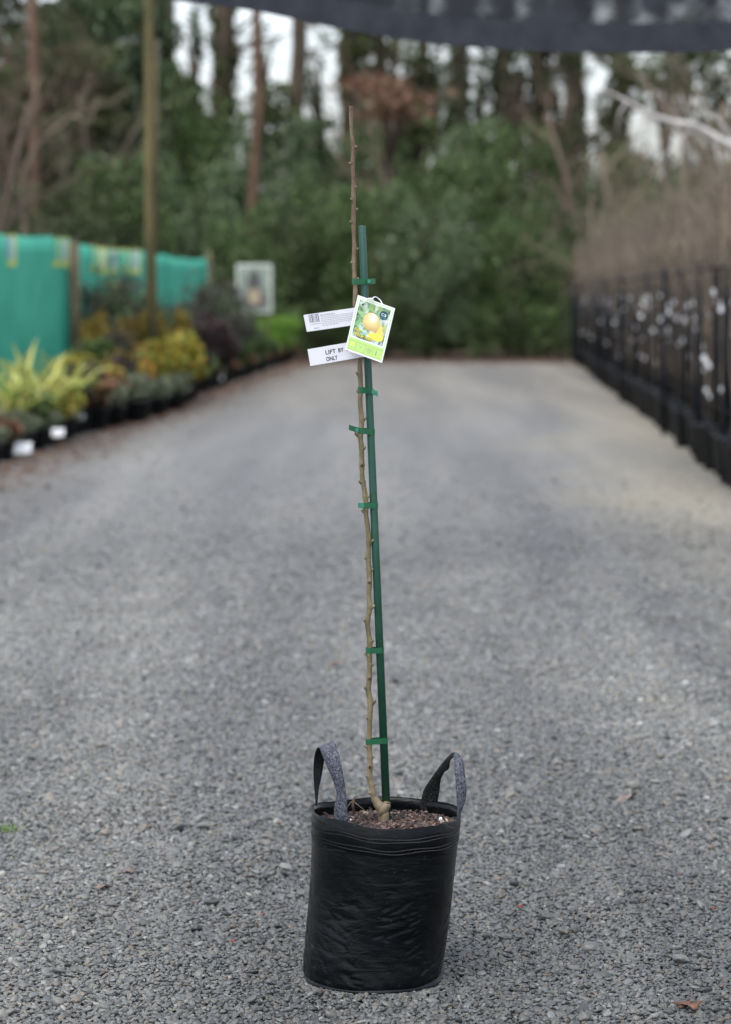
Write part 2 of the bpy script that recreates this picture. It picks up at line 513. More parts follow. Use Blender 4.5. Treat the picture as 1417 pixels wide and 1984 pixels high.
def trunk_mesh(name, h=1.0, r0=0.03, seed=0, mat=None, limbs=5):
    q = random.Random(seed)
    m = MB()
    pts = [Vector((q.uniform(-.02, .02) * i, q.uniform(-.02, .02) * i, h * i / 6)) for i in range(7)]
    m.tube(pts, [r0 * (1 - 0.13 * i) for i in range(7)], 7)
    for i in range(limbs):
        k = q.randint(1, 5); an = q.uniform(0, 6.28); l = q.uniform(.2, .35) * h
        d = Vector((math.cos(an), math.sin(an), 0.7))
        m.tube([pts[k], pts[k] + d * l * .5, pts[k] + d * l + Vector((0, 0, .1 * h))], [r0 * .45, r0 * .3, r0 * .12], 5)
    return m.mesh(name, mat or BARK, True)

HM = [shrub_mesh('crown', 1, G_HEDGE), shrub_mesh('crown', 2, G_HEDGE), shrub_mesh('crown', 3, G_GREY),
      shrub_mesh('crown', 4, G_DARK), shrub_mesh('crown', 5, G_OLIVE, n=4200)]
TM = trunk_mesh('trunk', 0.75, 0.018, 3)
def put_shrub(name, u, Y, vtop, wpx, kind, label, cat='shrub', group='evergreen shrubs at the end of the drive', rz=None, base=0.0):
    g = at(u, HZ, Y)
    top = at(u, vtop, Y).z
    w = wpx * Y / FPX
    o = empty(name, (g.x, Y, base), rz if rz is not None else random.uniform(0, 6.28), (w / 1.05, w / 1.05, (top - base) / .93))
    tag(o, label, cat, group)
    link('crown', HM[kind], o); link('trunk', TM, o)
    return o

random.seed(5)
KN = ['mid green', 'mid green', 'grey-green', 'dark green', 'olive brown']
fr = [(-170, 50, 330, 330, 1), (-20, 53, 345, 300, 0), (130, 52, 380, 260, 3), (250, 54, 330, 250, 1), (375, 55, 345, 230, 2), (470, 53, 400, 210, 0),
      (560, 55, 420, 200, 3), (640, 56, 350, 220, 0), (740, 54, 385, 230, 1), (830, 53, 400, 230, 2), (925, 55, 330, 240, 1),
      (1010, 54, 410, 220, 0), (1090, 56, 370, 220, 3), (1190, 57, 400, 230, 0), (1310, 58, 420, 260, 4), (1440, 58, 400, 270, 0)]
for i, (u, Y, vt, w, k) in enumerate(fr):
    put_shrub('evergreen_shrub', u, Y, vt - 25, w, k,
              f'{KN[k]} bushy shrub, {ordinal(i + 1)} from the left in the front row closing the drive')
bk = [(-120, 60, 140, 330, 3), (10, 61, 190, 280, 0), (110, 60, 70, 260, 3), (225, 62, 60, 240, 2), (330, 62, 150, 220, 0), (430, 63, 215, 210, 0),
      (530, 61, 270, 220, 2), (625, 63, 250, 200, 0), (720, 62, 240, 220, 1), (810, 61, 270, 200, 0), (905, 63, 240, 200, 2),
      (1000, 62, 235, 210, 1), (1085, 63, 270, 190, 3), (1180, 64, 280, 220, 4), (1300, 64, 300, 240, 0), (1430, 64, 280, 250, 4)]
for i, (u, Y, vt, w, k) in enumerate(bk):
    put_shrub('understorey_tree', u, Y, vt - (40 if u < 600 else -5), w * 1.1, k,
              f'taller {KN[k]} bush, {ordinal(i + 1)} from the left behind the front shrubs', 'tree', 'taller bushes behind the front shrubs')
for i, (u, Y, vt, w, k) in enumerate([(-1500, 60, 150, 420, 3), (-1230, 58, 200, 400, 0), (-980, 60, 130, 400, 2), (-740, 57, 220, 380, 3), (-520, 59, 120, 380, 0), (-320, 56, 230, 330, 1),
                                      (1640, 60, 200, 380, 0), (1850, 58, 240, 360, 3), (2080, 61, 160, 400, 1), (2320, 59, 220, 400, 2)]):
    put_shrub('woodland_tree', u, Y, vt, w, k, f'{KN[k]} bushy tree beyond the {"left" if u < 0 else "right"} edge, {ordinal(i + 1 if u < 0 else i - 5)} counted rightwards', 'tree', 'bushy trees past the edges of the view')
# low dark skirts at the foot of the hedge
for i, u in enumerate(range(560, 1130, 62)):
    put_shrub('low_shrub', u, 52.5 + (i % 3) * 0.5, 575 + 22 * (i % 3 == 1) - 14 * (i % 2), 105, 3 if i % 2 else 0,
              f'low dark bush at the foot of the hedge, {ordinal(i + 1)} from the white board', 'shrub', 'low bushes along the end of the drive')

# bare trees
def bare_tree_mesh(seed, mat, h=1.0, r0=0.02, levels=4, spread=0.55, nb=5, first=0.2, droop=0.0):
    q = random.Random(seed)
    mt, mw = MB(), MB()
    def grow(p, d, L, r, lev):
        pts, rs = [p], [r]
        k = 4
        for i in range(k):
            d = (d + Vector((q.gauss(0, .13), q.gauss(0, .13), q.gauss(0.03, .09) - droop * (lev > 1)))).normalized()
            p = p + d * L / k
            pts.append(p); rs.append(r * (1 - 0.16 * (i + 1)))
        (mt if lev == 0 else mw).tube(pts, rs, 6 if lev < 2 else 3, cap=lev < 2)
        if lev >= levels: return
        n = nb + (3 if lev == 0 else 0)
        for j in range(n):
            f = first + (1 - first) * (j + q.random()) / n if lev == 0 else 0.15 + 0.85 * (j + q.random()) / n
            i0 = min(int(f * k), k - 1); ff = f * k - i0
            pp = pts[i0].lerp(pts[i0 + 1], ff)
            an = q.uniform(0, 6.283)
            side = d.orthogonal().normalized()
            side = Matrix.Rotation(an, 3, d) @ side
            nd = (d * (1 - spread) + side * spread * 1.2 + Vector((0, 0, .15))).normalized()
            grow(pp, nd, L * q.uniform(.42, .66) * (1 - .3 * f * (lev == 0)), rs[i0] * .5, lev + 1)
    grow(Vector((0, 0, 0)), Vector((0, 0, 1)), h, r0, 0)
    return mt.mesh('trunk', mat, True), mw.mesh('branches', mat, False)

BT = [bare_tree_mesh(21, TWIG, levels=4, nb=4, r0=.026), bare_tree_mesh(22, TWIGPINK, levels=4, nb=4, r0=.024), bare_tree_mesh(23, TWIGDARK, levels=4, nb=5, spread=.62),
      bare_tree_mesh(24, TWIG, levels=3, nb=6, spread=.5)]
def put_bare(u, Y, vtop, k, label, group, rz=0, wide=1.0, name='bare_tree'):
    g = at(u, HZ, Y)
    H = at(u, vtop, Y).z / 1.25
    o = empty(name, (g.x, Y, 0), rz, (H * wide, H * wide, H))
    tag(o, label, 'tree', group)
    link('trunk', BT[k][0], o); link('branches', BT[k][1], o)
    return o
R_ = random.Random(9)
rb = [(1160, 54, 300, 1), (1225, 48, 190, 0), (1300, 44, 110, 1), (1375, 41, 160, 0), (1450, 38, 60, 1), (1190, 58, 60, 2),
      (1335, 50, 60, 0), (1400, 47, 240, 1), (1480, 43, 120, 0), (1320, 36, 340, 1), (1410, 32, 310, 0),
      (1250, 42, 370, 1), (1440, 56, 100, 0)]
for i, (u, Y, vt, k) in enumerate(rb):
    put_bare(u, Y, vt, k, f'leafless {"pinkish" if k == 1 else "tan" if k == 0 else "dark"} twiggy tree, {ordinal(i + 1)} in the thicket behind the staked rows',
             'bare trees behind the black-staked rows', R_.uniform(0, 6.28), 1.15)
lb = [(25, 50, 20, 2), (110, 55, -60, 2), (195, 56, 40, 0), (-60, 47, 30, 2), (640, 66, 60, 2), (800, 67, 30, 2), (1010, 67, 20, 2), (380, 68, 20, 2), (700, 60, 120, 0)]
for i, (u, Y, vt, k) in enumerate(lb):
    put_bare(u, Y, vt, k, f'bare brown twiggy tree in the wood, {ordinal(i + 1)} of those against the sky', 'bare trees in the wood', R_.uniform(0, 6.28), 0.9)

# tall trunks
def ivy_mesh(seed, h, rad, mat, n=2600):
    r = np.random.default_rng(seed)
    z = r.uniform(0, h, n)
    an = r.uniform(0, 6.283, n)
    rr = rad * (0.65 + 0.45 * np.sin(z * 1.9 + seed) * np.sin(z * 0.8 + 2 * seed) + 0.25 * np.sin(an * 3 + z)) * r.uniform(0.5, 1.25, n)
    p = np.stack([np.cos(an) * rr, np.sin(an) * rr, z], 1)
    return leaf_cloud('ivy', p, r.uniform(0.1, 0.24, n), r, mat, 0.75)
tall = [(70, 57, 22, 0, 'thin brown bare trunk rising among the left bushes', BARKRED, None),
        (160, 66, 30, 0.5, 'dark trunk behind the left bushes', BARK, G_DARK),
        (330, 70, 26, 0.3, 'slim ivied trunk just right of the tall wooden pole', BARK, G_IVY),
        (437, 68, 42, 0.55, 'broad ivied trunk left of the brightest sky gap', BARK, G_OLIVE),
        (497, 60, 19, 0, 'slender reddish-brown trunk crossing the brightest sky gap', BARKRED, None),
        (577, 66, 32, 0, 'thick bare brown trunk right of the brightest sky gap', BARK, None),
        (678, 68, 34, 0.6, 'olive ivied trunk above the tip of the potted sapling', BARK, G_OLIVE),
        (740, 70, 22, 0.4, 'narrow ivied trunk right of the sapling tip', BARK, G_OLIVE),
        (820, 69, 18, 0.3, 'thin trunk between two speckled sky gaps', BARK, G_IVY),
        (886, 66, 34, 0.62, 'dark green ivy-wrapped trunk left of the tall bright gap', BARK, G_IVY),
        (972, 67, 30, 0.62, 'dark ivy-wrapped trunk right of the tall bright gap', BARK, G_IVY),
        (1045, 68, 22, 0.5, 'slim ivy-wrapped trunk near the right end of the hedge', BARK, G_IVY),
        (1108, 66, 34, 0.7, 'broad ivy-wrapped trunk above the right end of the hedge', BARK, G_IVY),
        (1200, 70, 30, 0.45, 'ivied trunk behind the pinkish bare trees', BARK, G_OLIVE)]
for i, (u, Y, w, ivy, lab, bm_, im_) in enumerate(tall):
    g = at(u, HZ, Y)
    o = tag(empty('tall_tree', (g.x, Y, 0)), lab, 'tree', 'tall trees in the wood')
    r0 = w * Y / FPX / 2
    m = MB()
    q = random.Random(i)
    pts = [Vector((q.uniform(-.08, .08), q.uniform(-.1, .1), z)) for z in range(0, 15, 2)]
    m.tube(pts, [r0 * (1.15 - 0.05 * k) for k in range(len(pts))], 10)
    m.build('trunk', bm_, o, True)
    for k in range(5):
        m = MB()
        z = q.uniform(4, 10); an = q.uniform(0, 6.28); l = q.uniform(1.0, 2.4)
        d = Vector((math.cos(an), math.sin(an), q.uniform(.1, .6)))
        p0 = Vector((0, 0, z))
        m.tube([p0, p0 + d * l * .5, p0 + d * l + Vector((0, 0, -.1))], [r0 * .28, r0 * .18, .015], 5)
        m.build('limb', bm_, o, True)
    if im_: link('ivy', ivy_mesh(30 + i, 11.5, ivy * 0.75, im_), o)
# high foliage fragments: crowns of the tall trees
cr = np.random.default_rng(77)
def crown_pts(n, blobs): return blob_points(cr, n, blobs)
for i, (u, v, Y, w, hgt, n, mat, lab) in enumerate([
        (1000, 130, 69, 330, 130, 850, G_IVY, 'thin high foliage spread over the right sky gaps'),
        (800, 120, 70, 260, 110, 500, G_OLIVE, 'thin high foliage spread over the middle sky gaps'),
        (1330, 90, 70, 300, 140, 700, G_IVY, 'thin high foliage above the pale branch'),
        (932, 170, 70, 60, 260, 300, G_IVY, 'thin leaf scraps across the tall bright gap'),
        (1078, 180, 69, 50, 240, 230, G_OLIVE, 'thin leaf scraps near the right end of the hedge'),
        (790, 150, 69, 120, 220, 620, G_OLIVE, 'speckled foliage between the russet tree and the dark columns'),
        (618, 130, 69, 90, 250, 420, G_IVY, 'thin scraps right of the thick bare brown trunk'),
        (510, 100, 70, 90, 130, 150, G_IVY, 'few high leaves across the brightest sky gap'),
        (40, 60, 63, 330, 330, 6500, G_DARK, 'dark conifer crown filling the upper left corner'),
        (180, 40, 64, 240, 240, 3800, G_DARK, 'dark high crown between the upper left corner and the pole'),
        (310, 130, 65, 120, 330, 3000, G_GREY, 'grey-green crown rising directly behind the tall pole'),
        (60, 230, 60, 260, 200, 3200, G_OLIVE, 'brownish undergrowth crown above the left bushes'),
        (150, 180, 60, 240, 200, 3500, G_OLIVE, 'olive brown loose crown among the left trunks'),
        (235, 90, 62, 200, 420, 7500, G_GREY, 'grey-green feathery conifer beside the tall wooden pole'),
        (-60, 170, 58, 240, 300, 3000, G_DARK, 'dark green crown at the far left edge'),
        (350, 220, 66, 130, 200, 2500, G_DARK, 'dark crown just right of the tall wooden pole'),
        (375, 60, 69, 60, 150, 260, G_IVY, 'thin scrap of foliage left of the broad ivied trunk'),
        (437, 90, 69, 62, 300, 2200, G_OLIVE, 'ragged foliage around the broad ivied trunk'),
        (530, 240, 66, 130, 160, 1600, G_OLIVE, 'olive crown below the brightest sky gap'),
        (620, 290, 64, 110, 120, 1300, G_IVY, 'dark green crown left of the sapling below the sky gap'),
        (697, 140, 69, 90, 250, 2600, G_OLIVE, 'loose olive crown above the sapling tip'),
        (760, 60, 70, 150, 90, 420, G_OLIVE, 'sparse high foliage right of the sapling tip'),
        (845, 130, 70, 60, 260, 380, G_OLIVE, 'sparse foliage column between two speckled gaps'),
        (790, 260, 66, 150, 110, 1500, G_OLIVE, 'olive brown crown under the russet tree'),
        (887, 150, 67, 50, 330, 2600, G_IVY, 'dark narrow crown left of the tall bright gap'),
        (973, 160, 68, 42, 330, 2200, G_DARK, 'dark narrow crown right of the tall bright gap'),
        (1010, 150, 70, 60, 220, 260, G_IVY, 'sparse foliage between the two right dark columns'),
        (1043, 160, 68, 36, 330, 2000, G_IVY, 'slim dark crown near the right end of the hedge'),
        (1112, 150, 67, 62, 330, 3000, G_IVY, 'dark ragged crown near the pinkish bare trees'),
        (1075, 300, 66, 120, 90, 1100, G_DARK, 'dark crown low behind the right end of the hedge'),
        (1200, 180, 68, 90, 300, 1900, G_OLIVE, 'olive brown crown behind the pinkish bare trees'),
        (1290, 130, 66, 160, 170, 1300, G_OLIVE, 'thin olive crown behind the pale branch'),
        (1390, 150, 66, 160, 260, 1500, G_OLIVE, 'olive crown at the right edge behind the pale branch'),
        (750, 190, 58, 230, 100, 620, G_RED, 'small russet-leaved tree right of the sapling tip')]):
    Pm = at(u, v, Y)
    s = Y / FPX
    o = tag(empty('wood_tree', (Pm.x, Y, 0)), lab, 'tree', 'trees of the wood with leafy crowns')
    blobs = []
    q = random.Random(100 + i)
    for k in range(12):
        blobs.append((q.uniform(-.3, .3) * w * s, q.uniform(-1, 1), Pm.z + (-.42 + .84 * (k + q.random()) / 12) * hgt * s, w * s * q.uniform(.16, .32), 0.7, hgt * s * q.uniform(.06, .14)))
    p = crown_pts(n, blobs)
    link('crown', leaf_cloud('crown', p, cr.uniform(.12, .28, n), cr, mat, .5), o)
    m = MB()
    m.tube([(0, 0, 0), (.1, 0, Pm.z * .5), (0, 0, Pm.z)], [.16, .12, .07], 8)
    for k in range(8):
        b = Vector(blobs[k][:3])
        m.tube([(0, 0, b.z * .75), (b.x * .5, b.y * .5, b.z * .92), b], [.07, .045, .02], 5)
    m.build('trunk', BARK, o, True)
# a far-off wood closes the view beyond the trees (low, so the sky still shows above it)
n = 9000
fw = np.stack([cr.uniform(-34, 34, n), cr.uniform(84, 96, n), np.zeros(n)], 1)
fw[:, 2] = cr.uniform(0, 1, n) * (5.6 + 0.8 * np.sin(fw[:, 0] * .7) + 0.5 * np.sin(fw[:, 0] * 2.1))
tag(link('distant_wood', leaf_cloud('distant_wood', fw, cr.uniform(.5, 1.0, n), cr, G_DARK, .7)), kind='stuff')

# fallen limb shapes among the left bushes
m = MB(); o = tag(empty('leaning_tree', at(60, HZ, 49) * 1.0), 'pale leaning limbs rising left to right among the left bushes', 'tree')
o.location.z = 0
ox = o.location.copy()
L1 = [at(45, 330, 49), at(85, 268, 49), at(140, 225, 49), at(215, 200, 49), at(260, 165, 49)]
m.tube([Vector((0, 0, 0)), Vector((-.1, 0, 2))] + [p - ox for p in L1], [.085, .075, .065, .05, .038, .025, .012], 6)
m.build('trunk', TWIG, o, True)
m = MB()
m.tube([at(140, 225, 49) - ox, at(175, 240, 49) - ox, at(190, 190, 49) - ox], [.05, .04, .02], 5)
m.build('limb', TWIG, o, True); m = MB()
m.tube([at(85, 268, 49) - ox, at(60, 215, 49) - ox, at(75, 150, 49) - ox], [.05, .04, .02], 5)
m.build('limb', TWIG, o, True)

# pale-barked tree whose limb reaches in from the right
Yp = 24
base = at(1640, HZ, Yp); base.z = 0
o = tag(empty('pale_barked_tree', base), 'pale grey bare limb arching in from the right edge above the black-staked rows', 'tree')
m = MB()
m.tube([(0, 0, 0), (.05, 0, 1.2), (0, 0, 2.4), (.1, .1, 4.2), (.2, 0, 5.5)], [.11, .1, .085, .06, .03], 8)
m.build('trunk', PALEBARK, o, True)
m = MB()
q = random.Random(4)
lp = [Vector((0, 0, 1.9))] + [at(u, v, Yp) - base for u, v in ((1540, 350), (1450, 300), (1417, 284), (1380, 262), (1345, 243), (1300, 236), (1260, 222), (1215, 196), (1180, 178), (1150, 174))]
m.tube(lp, [.06, .05, .042, .04, .037, .035, .03, .025, .018, .012, .006], 7)
m.build('limb', PALEBARK, o, True)
for (a_, b_, c_) in (((1345, 243), (1325, 205), (1318, 180)), ((1417, 284), (1395, 235), (1388, 215)), ((1300, 236), (1330, 280), (1350, 340)),
                     ((1260, 222), (1240, 260), (1238, 300)), ((1380, 262), (1400, 330), (1395, 410)), ((1215, 196), (1200, 220), (1195, 260)),
                     ((1450, 300), (1400, 240), (1340, 190)), ((1345, 243), (1290, 300), (1270, 370))):
    m = MB(); m.tube([at(*a_, Yp) - base, at(*b_, Yp) - base, at(*c_, Yp) - base], [.014, .009, .004], 5)
    m.build('twig', PALEBARK, o, True)

# ------------------------------------------------------------------ right: staked bare trees in black pots, wire fence
LA, LB = gnd(1402, 938), gnd(1106, 697)
ldir = (LB - LA).normalized(); lnor = Vector((ldir.y, -ldir.x, 0))
def pot_mesh(r, h, mat, name='pot'):
    m = MB()
    prof = [(r * .8, 0), (r * .98, h * .93), (r * 1.08, h * .93), (r * 1.08, h), (r * .96, h), (r * .93, h * .85)]
    n = 18
    vs, fs = [], []
    for (a, z) in prof:
        for k in range(n): vs.append((a * math.cos(2 * PI * k / n), a * math.sin(2 * PI * k / n), z))
    for i in range(len(prof) - 1):
        for k in range(n):
            k2 = (k + 1) % n
            fs.append((i * n + k, i * n + k2, (i + 1) * n + k2, (i + 1) * n + k))
    fs.append(tuple(range(n - 1, -1, -1)))
    m.add(vs, fs)
    return m.mesh(name, mat, True)
SOIL = surf('potting_soil', (0.02, 0.013, 0.01), (0.05, 0.035, 0.025), 60, 0.95, 0.8)
def soil_mesh(r, z):
    m = MB(); n = 14
    m.add([(0, 0, z + .01)] + [(r * math.cos(2 * PI * k / n), r * math.sin(2 * PI * k / n), z) for k in range(n)],
          [(0, k + 1, (k + 1) % n + 1) for k in range(n)])
    return m.mesh('soil', SOIL)
POT = pot_mesh(.17, .35, BLACKPL)
SOILM = soil_mesh(.158, .31)
protos = []
for s in range(4):
    q = random.Random(60 + s)
    o = empty('potted_tree')
    link('pot', POT, o); link('soil', SOILM, o)
    m = MB()
    pts = [Vector((q.gauss(0, .012), q.gauss(0, .012), .34 + i * .28)) for i in range(7)]
    m.tube(pts, [.014 - .0012 * i for i in range(7)], 6)
    m.build('trunk', [TWIG, TWIGDARK, TWIGPINK, TWIG][s], o, True)
    m = MB()
    for k in range(21):
        z = q.uniform(1.05, 2.05); an = q.uniform(0, 6.28); l = q.uniform(.25, .7)
        d = Vector((math.cos(an) * .6, math.sin(an) * .6, 1)).normalized()
        p0 = Vector((0, 0, z))
        pe = p0 + d * l
        m.tube([p0, p0 + d * l * .5 + Vector((q.gauss(0, .03), q.gauss(0, .03), 0)), pe], [.0065, .005, .0025], 3, cap=False)
        for j in range(3):
            f = q.uniform(.3, .9); pp = p0.lerp(pe, f); a2 = q.uniform(0, 6.28); l2 = q.uniform(.1, .3)
            m.tube([pp, pp + Vector((math.cos(a2) * .5, math.sin(a2) * .5, .9)) * l2], [.004, .002], 3, cap=False)
    m.build('twigs', [TWIGPINK, TWIGPINK, TWIG, TWIGPINK][s], o)
    m = MB()
    m.tube([(.05, 0, .3), (.05, 0, 1.58 + .06 * (s % 2))], .017, 8)
    m.build('stake', STAKEBLK, o, True)
    m = MB(); m.tube([(-.09, .06, .3), (-.10, .06, 1.48 + .08 * (s % 3))], .012, 8); m.build('stake', STAKEBLK, o, True)
    m = MB(); m.tube([(.13, -.08, .3), (.14, -.08, 1.54 - .06 * (s % 3))], .011, 8); m.build('stake', STAKEBLK, o, True)
    m = MB()
    zt = [1.28, 1.12, 1.2, .82][s]
    rot = Matrix.Rotation(q.uniform(-.8, .8), 3, 'Z') @ Matrix.Rotation(q.uniform(-.4, .4), 3, 'Y')
    m.box((.0, -.05, zt), (.042, .002, .058), rot)
    m.build('plant_tag', WHITE, o)
    m = MB(); rot = Matrix.Rotation(q.uniform(-.8, .8), 3, 'Z') @ Matrix.Rotation(q.uniform(-.6, .6), 3, 'Y')
    m.box((.03, -.06, [.62, .5, .9, .55][s]), (.032, .002, .042), rot)
    m.build('plant_tag', WHITE, o); m = MB(); m.box((-.09, .03, [1.36, 1.0, 1.3, 1.25][s]), (.038, .002, .052), rot)
    m.build('plant_tag', WHITE, o)
    protos.append(o)
R_ = random.Random(31)
used = set()
ROWN = {0: 'front', 1: 'second', 2: 'back'}
Ltot = (LB - LA).length
for row in range(3):
    s0 = -0.9 + .2 * row
    n = int((Ltot + 1.0) / .60)
    for i in range(n):
        d = s0 + i * .60 + R_.uniform(-.06, .06)
        p = LA + ldir * d + lnor * (.17 + row * .55 + R_.uniform(-.05, .05))
        k = (i * 7 + row * 3 + R_.randint(0, 2)) % 4
        if k in used: o = copy_tree(protos[k])
        else: o = protos[k]; used.add(k)
        o.location = p; o.rotation_euler = (R_.gauss(0, .012), R_.gauss(0, .012), R_.uniform(-1.1, 1.1))
        z = R_.uniform(.94, 1.06); o.scale = (1, 1, z)
        tag(o, f'bare potted tree, {ordinal(i + 1)} from the near end of the {ROWN[row]} row at right',
            'potted tree', 'bare trees in black pots with black stakes')
# extra little labels low in the pots are their own tags
fo = tag(empty('wire_fence', LA), 'black steel post and wire fence holding the row of bare potted trees on the right', 'fence')
m = MB()
for zz in (1.6, 1.05, .55):
    m2 = MB()
    a = ldir * -1.2; b = ldir * Ltot
    m2.tube([a + Vector((0, 0, zz)), a.lerp(b, .5) + Vector((0, 0, zz - .015)), b + Vector((0, 0, zz))], .012 if zz > 1.5 else .005, 6)
    m2.build('wire', STAKEBLK, fo)
for k in range(46):
    p = ldir * (-.6 + k * .78 + .12 * math.sin(k * 2.3)) + lnor * (.42 + .5 * (k % 2))
    m2 = MB(); m2.tube([p, p + Vector((0, 0, 1.52 + .05 * math.sin(k * 1.7)))], .026 + .0004 * k, 8)
    m2.build('post', STAKEBLK, fo, True)
for u in (1404, 1352, 1286, 1203, 1170, 1155, 1121, 1110):
    r_ = ray(u, 750); t = None
    # intersection of the vertical plane through the pixel column with the fence line
    k = r_.x / r_.y
    t = (LA.x - k * LA.y) / (k * ldir.y - ldir.x)
    p = ldir * t
    m2 = MB(); m2.tube([p, p + Vector((0, 0, 1.66))], .02 + .0005 * t, 10)
    m2.build('post', STAKEBLK, fo, True)

# ------------------------------------------------------------------ shade cloth overhead
sc = N('shade_netting')
v = sc.coord('Object', (1, 1, 1))
w1 = sc.noise(v, 6, 3)
sc.l.new(sc.ramp(w1, [(0.3, (0.018, 0.020, 0.025)), (0.7, (0.032, 0.035, 0.043))]), sc.p.inputs['Base Color'])
sc.p.inputs['Roughness'].default_value = 0.9; sc.p.inputs['Specular IOR Level'].default_value = .1
tb = sc.new('ShaderNodeBsdfTransparent')
mx = sc.new('ShaderNodeMixShader')
sc.l.new(sc.math('MULTIPLY_ADD', sc.noise(v, 4.5, 3), .9, -.40, True), mx.inputs[0])
sc.l.new(sc.p.outputs[0], mx.inputs[1]); sc.l.new(tb.outputs[0], mx.inputs[2])
sc.l.new(mx.outputs[0], sc.out.inputs['Surface'])
HEM = surf('shade_hem', (0.024, 0.028, 0.036), (0.036, 0.041, 0.052), 8, 0.85, 0.1, spec=.15)
Ys = 12.0
edge = [(-260, -150), (0, -75), (180, -32), (310, -4), (400, 8), (500, 22), (600, 43), (700, 63), (800, 79), (900, 90), (1000, 97), (1100, 101), (1250, 102), (1417, 98), (1600, 82), (1800, 40)]
so = tag(empty('shade_cloth', at(700, 0, Ys)), 'dark sagging shade netting with a solid hem across the top of the view', 'shade cloth')
ob = so.location.copy()
ep = [at(u, v_, Ys) - ob for u, v_ in edge]
def dens(ps, k=4):
    out = []
    for i in range(len(ps) - 1):
        p0, p1, p2, p3 = ps[max(i - 1, 0)], ps[i], ps[i + 1], ps[min(i + 2, len(ps) - 1)]
        for j in range(k):
            t = j / k
            out.append(0.5 * ((2 * p1) + (p2 - p0) * t + (2 * p0 - 5 * p1 + 4 * p2 - p3) * t * t + (3 * p1 - p0 - 3 * p2 + p3) * t ** 3))
    out.append(ps[-1])
    return out
ep = dens(ep, 4)
m = MB()
hemh = .14
for i in range(len(ep) - 1):
    pass
m.v = []
rows = []
for p in ep:
    rows += [p + Vector((0, -.006, 0)), p + Vector((0, .006, 0)), p + Vector((0, .012, hemh)), p + Vector((0, 0, hemh))]
fs = []
for i in range(len(ep) - 1):
    a = i * 4; b = a + 4
    fs += [(a, b, b + 1, a + 1), (a + 1, b + 1, b + 2, a + 2), (a + 2, b + 2, b + 3, a + 3), (a + 3, b + 3, b, a)]
m.add(rows, fs)
m.build('hem', HEM, so)
m = MB(); vs, fs = [], []
topz = 3.55 - ob.z
K = 8
for i, p in enumerate(ep):
    for j in range(K + 1):
        t = j / K
        z = (p.z + hemh - .002) * (1 - t) + (topz + .1 * math.sin(i * .4)) * t if p.z + hemh < topz else p.z + hemh + t * .2
        vs.append((p.x, .02 + .03 * math.sin(i * .9 + t * 3) * t + .12 * t, z))
for i in range(len(ep) - 1):
    for j in range(K):
        a = i * (K + 1) + j
        fs.append((a, a + K + 1, a + K + 2, a + 1))
m.add(vs, fs)
m.build('netting', sc.m, so, True)
m = MB(); m.tube([(ep[0].x, .14, topz + .12), (ep[-1].x, .14, topz + .12)], .008, 6); m.build('cable', STAKEBLK, so)
for x in (ep[0].x, ep[-1].x):
    m = MB(); m.tube([(x, .15, -ob.z), (x, .15, topz + .25)], .055, 12); m.build('post', WOOD, so, True)

# ------------------------------------------------------------------ left: pole, windbreak, board
p = at(292, HZ, 31); p.z = 0
o = tag(empty('wooden_pole', p), 'tall mossy wooden pole standing in front of the green windbreak', 'pole')
m = MB(); m.tube([(0.03, 0, 0), (0, 0, 2.5), (.02, 0, 5.2), (.03, 0, 6.3)], [.075, .070, .066, .062], 16)
o2 = m.build('shaft', MOSSWOOD, o, True)
m = MB(); m.tube([(.1, -.03, 1.9), (.1, -.03, 4.6)], .018, 8); m.build('conduit', WOOD, o, True)

CL = N('green_windbreak_cloth')
v = CL.coord('Object', (1, 1, 1))
f = CL.noise(v, 1.5, 4)
CL.l.new(CL.ramp(f, [(0.3, (0.03, 0.36, 0.245)), (0.7, (0.05, 0.45, 0.31))]), CL.p.inputs['Base Color'])
CL.p.inputs['Roughness'].default_value = 0.65
CL.bump(f, .5, .03)
wo_ = tag(empty('windbreak_fence', at(0, HZ, 25)), 'green woven windbreak cloth on wooden posts behind the potted plants', 'fence')
wo_.location.z = 0; wb = wo_.location.copy()
def clothpt(u, Y): 
    q = at(u, HZ, Y); return Vector((q.x, Y, 0)) - wb
panels = [((-220, 24.7, 425), (138, 32.2, 459), 8), ((141, 32.3, 466), (282, 38.2, 484), 10), ((300, 39.3, 486), (402, 48.0, 500), 8)]
for (u0, Y0, v0), (u1, Y1, v1), sag in panels:
    m = MB(); vs, fs = [], []
    n = 24; K = 10
    for i in range(n + 1):
        t = i / n
        Y = 1 / ((1 - t) / Y0 + t / Y1)
        u = u0 + (u1 - u0) * t
        top = at(u, v0 + (v1 - v0) * t + sag * 4 * t * (1 - t) * .8, Y).z
        b = clothpt(u, Y)
        for j in range(K + 1):
            vs.append((b.x + .05 * math.sin(i * .8 + j * .3) * (j / K), b.y + .10 * math.sin(i * .9) + .04 * math.sin(i * 2.1 + j * .5), .06 + (top - .018 * abs(math.sin(i * .75)) - .06) * j / K))
    for i in range(n):
        for j in range(K):
            a = i * (K + 1) + j
            fs.append((a, a + K + 1, a + K + 2, a + 1))
    m.add(vs, fs)
    c = m.build('cloth_panel', CL.m, wo_, True)
    sm = c.modifiers.new('thickness', 'SOLIDIFY'); sm.thickness = .004
for u, Y, vt, r in ((-225, 24.6, 415, .07), (147, 32.0, 470, .07), (293, 38.6, 478, .05), (408, 48.3, 486, .035)):
    b = clothpt(u, Y); b.y -= .12
    top = at(u, vt, Y).z
    m = MB(); m.tube([b, b + Vector((0, 0, top))], r, 12); m.build('post', WOOD, wo_, True)
